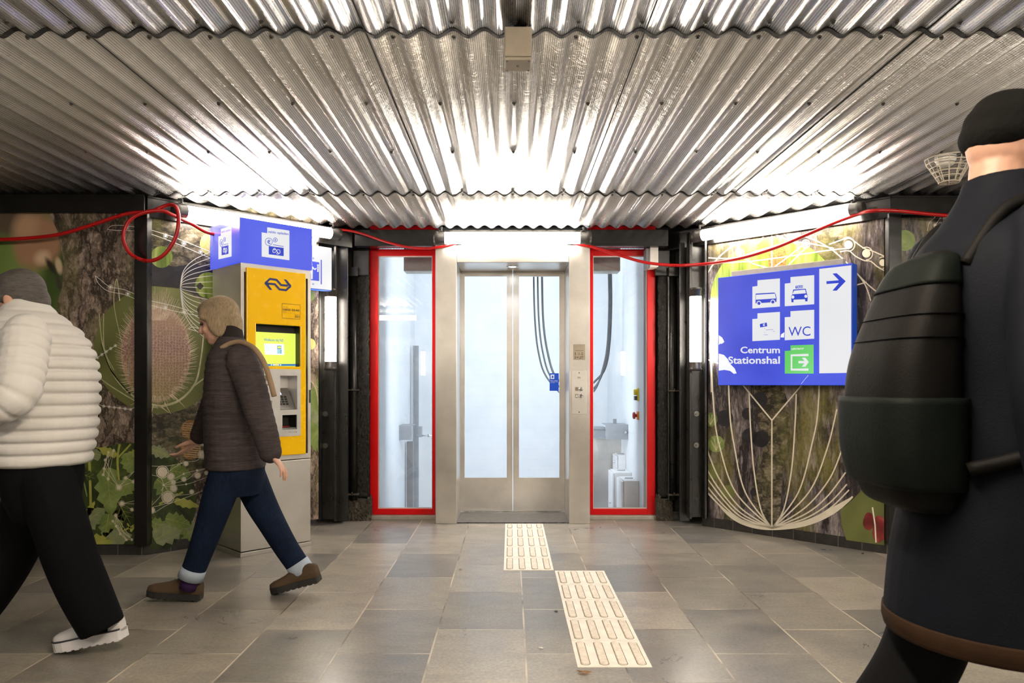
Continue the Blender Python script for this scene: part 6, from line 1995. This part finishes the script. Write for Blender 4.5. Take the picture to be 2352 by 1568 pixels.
stack(b, px_stack(Y2, [(812, 500, 572, .11), (790, 503, 562, .085), (765, 508, 556, .075), (748, 512, 553, .073)], -1), 6)
meld('collar', b, M['darkcollar'], person2, 0.006, 3)
b = MB()
sp_ = [at(508, 800, 3.72), at(530, 788, 3.72), at(556, 786, 3.70), at(584, 800, 3.64), at(606, 832, 3.60), at(620, 872, 3.585), at(630, 910, 3.60)]
rings = []
for q in catmull([tuple(p_) for p_ in sp_], 6):
    q = Vector(q)
    rings.append(q)
b.tube(rings, 0.013, 8)
b.build('shoulder_strap', M['tanstrap'], person2)
b = MB()
stack(b, px_stack(Y2, [(1135, 498, 596, .12), (1100, 488, 604, .155), (1055, 488, 604, .165)], -1), 6)
limb(b, [at(522, 1085, 3.79), at(500, 1150, 3.78), at(482, 1205, 3.78), at(462, 1262, 3.785), at(443, 1312, 3.79)], [0.090, 0.082, 0.072, 0.064, 0.060], 8, flat=True)
limb(b, [at(568, 1085, 3.95), at(597, 1150, 3.95), at(624, 1200, 3.95), at(656, 1255, 3.95), at(686, 1300, 3.95)], [0.090, 0.082, 0.072, 0.064, 0.060], 8, flat=True)
meld('jeans', b, M['denim'], person2, 0.006, 4)
for p0, p1, pe in ((at(446, 1304, 3.79), at(437, 1328, 3.79), at(432, 1352, 3.79)), (at(682, 1292, 3.95), at(696, 1314, 3.95), at(706, 1338, 3.95))):
    b = MB(); b.tube([p0, p1], [0.063, 0.064], 20); b.build('trouser_cuff', M['cuff'], person2)
    b = MB(); b.tube([p1 + (p0 - p1) * 0.2, pe], [0.046, 0.044], 18); b.build('sock', M['sock'], person2)
shoe(person2, zfloor(338, 3.80) + Vector((0, 0, 0.028)), (-1, -0.05, 0), -0.10, 0.275, M['brownshoe'], M['sole'], 0.034, True, None)
shoe(person2, zfloor(625, 3.93), (-1, 0.05, 0), 0.26, 0.272, M['brownshoe'], M['sole'], 0.034, True, None)

# --- near walker with a beanie at the right edge, walking right
Y3 = 1.60
fR = Vector((1, 0, 0))
body = MB()
C3 = at(2338, 362, Y3)
f3 = Vector((0.97, -0.05, -0.16)).normalized(); s3 = Vector((0.05, 1, 0)).normalized(); u3 = f3.cross(s3).normalized()
u3 = u3 if u3.z > 0 else -u3
head_pieces(body, C3, f3, u3, s3, 1.02)
limb(body, [C3 - u3 * 0.03 - f3 * 0.03, at(2300, 420, Y3), at(2290, 500, Y3)], [0.062, 0.064, 0.075])
stack(body, [(Vector((1.05, Y3, z)), Vector((a, 0, 0)), Vector((0, -b_, 0))) for z, a, b_ in ((0.80, .10, .16), (0.95, .105, .165), (1.15, .11, .17), (1.32, .11, .185), (1.42, .09, .16), (1.47, .06, .08))])
for q in (-1, 1):
    sh, el, wr = Vector((1.06, Y3 + 0.20 * q, 1.40)), Vector((1.04 + 0.05 * q, Y3 + 0.27 * q, 1.12)), Vector((1.13 + 0.12 * q, Y3 + 0.26 * q, 0.88))
    limb(body, [sh, el, wr], [0.058, 0.047, 0.033])
    hand_pieces(body, wr, Vector((0.25, 0, -1)), Vector((0.3, -q, 0)), Vector((1, 0, 0.2)), 0.4)
limb(body, [Vector((1.04, 1.69, 0.84)), Vector((0.94, 1.70, 0.47)), Vector((0.66, 1.70, 0.14))], [0.085, 0.058, 0.042])
limb(body, [Vector((1.07, 1.51, 0.84)), Vector((1.27, 1.50, 0.48)), Vector((1.36, 1.50, 0.11))], [0.085, 0.058, 0.042])
person3 = meld('person', body, M['skin3'], None, 0.0045, 3)
tag(person3, 'near walker in a black beanie and long navy coat at the right edge', 'person')
eyes(person3, C3, f3, u3, s3, 1.02)
b = MB()
E = lambda df, du, ds, af, au, as_: b.ell(C3 + f3 * df + u3 * du + s3 * ds, f3 * af, s3 * as_, u3 * au, 24, 16)
E(-0.010, 0.062, 0, 0.110, 0.068, 0.092); E(-0.022, 0.090, 0, 0.085, 0.050, 0.072); E(-0.048, 0.036, 0, 0.074, 0.050, 0.086)
meld('beanie', b, M['beanie'], person3, 0.006, 3)
b = MB()
stack(b, [(Vector((x, Y3, z)), Vector((a, 0, 0)), Vector((0, -b_, 0))) for x, z, a, b_ in ((1.06, 0.60, .225, .235), (1.055, 0.75, .205, .225), (1.05, 0.92, .165, .215), (1.05, 1.10, .155, .22), (1.05, 1.28, .16, .24), (1.055, 1.40, .145, .22), (1.07, 1.47, .115, .15), (1.08, 1.53, .095, .10), (1.085, 1.565, .09, .09))], 8)
for q in (-1, 1):
    limb(b, [Vector((1.06, Y3 + 0.185 * q, 1.405)), Vector((1.04 + 0.05 * q, Y3 + 0.27 * q, 1.12)), Vector((1.12 + 0.11 * q, Y3 + 0.265 * q, 0.92))], [0.092, 0.078, 0.060], 8)
meld('long_coat', b, M['navycoat'], person3, 0.008, 4)
b = MB()
stack(b, [(Vector((1.06, Y3, z)), Vector((a, 0, 0)), Vector((0, -b_, 0))) for z, a, b_ in ((0.575, .222, .232), (0.60, .228, .238), (0.618, .226, .236))], 3)
b.build('coat_hem', M['hem'], person3)
b = MB()
limb(b, [Vector((1.04, 1.69, 0.80)), Vector((0.99, 1.70, 0.62)), Vector((0.93, 1.70, 0.46)), Vector((0.80, 1.70, 0.28)), Vector((0.68, 1.70, 0.13))], [0.10, 0.092, 0.085, 0.078, 0.07], 8)
limb(b, [Vector((1.07, 1.51, 0.80)), Vector((1.20, 1.505, 0.62)), Vector((1.27, 1.50, 0.46)), Vector((1.33, 1.50, 0.28)), Vector((1.36, 1.50, 0.10))], [0.10, 0.092, 0.085, 0.078, 0.07], 8)
meld('trousers', b, M['blacktrouser'], person3, 0.007, 4)
shoe(person3, Vector((0.78, 1.70, 0.004)), (1, 0, 0), 0.42, 0.29, M['lace'], M['sole'], 0.034, True, None)
shoe(person3, Vector((1.58, 1.50, 0.0)), (1, 0, 0), -0.05, 0.29, M['lace'], M['sole'], 0.034, True, None)

# --- rucksack on the near walker's back
rk = thing('rucksack', 'bulky dark rucksack with grey reflective bands on the back of the beanie wearer', 'rucksack', (0.82, Y3, 0.86))
def pack(z0, z1, grow, rows=None):
    R = rows or [(0.85, .035, .08), (0.868, .062, .12), (0.95, .078, .140), (1.05, .082, .145), (1.16, .078, .142), (1.26, .060, .135), (1.33, .045, .12), (1.38, .030, .10), (1.40, .015, .05)]
    P = catmull(R, 8)
    P = [p_ for p_ in P if z0 <= p_[0] <= z1]
    return [(Vector((0.925 - p_[1], Y3, p_[0])), Vector((p_[1] + grow, 0, 0)), Vector((0, -(p_[2] + grow), 0))) for p_ in P]
b = MB(); stack(b, pack(0, 2, 0), 1, pw=0.62); b.build('main_bag', M['pack'], rk)
b = MB(); stack(b, pack(1.315, 1.39, 0.004), 1, pw=0.62); b.build('top_flap', M['packgreen'], rk)
for z in (1.262, 1.215):
    b = MB(); stack(b, pack(z - 0.008, z + 0.008, 0.004), 1, pw=0.62); b.build('reflective_band', M['reflect'], rk)
b = MB(); stack(b, [(c - Vector((0.0, 0, 0)), a, v) for c, a, v in pack(0.90, 1.10, 0.012)], 1, pw=0.62); b.build('front_pocket', M['packgreen'], rk)
for q in (-1, 1):
    b = MB()
    b.tube(catmull([(0.92, Y3 + 0.11 * q, 1.36), (1.00, Y3 + 0.125 * q, 1.475), (1.10, Y3 + 0.135 * q, 1.47), (1.20, Y3 + 0.14 * q, 1.36), (1.20, Y3 + 0.17 * q, 1.18), (1.05, Y3 + 0.225 * q, 1.02), (0.90, Y3 + 0.15 * q, 0.95)], 8), 0.014, 8)
    b.build('shoulder_strap', M['pack'], rk)

for o in bpy.data.objects:
    for k in ('_loc', '_x'):
        if k in o:
            del o[k]
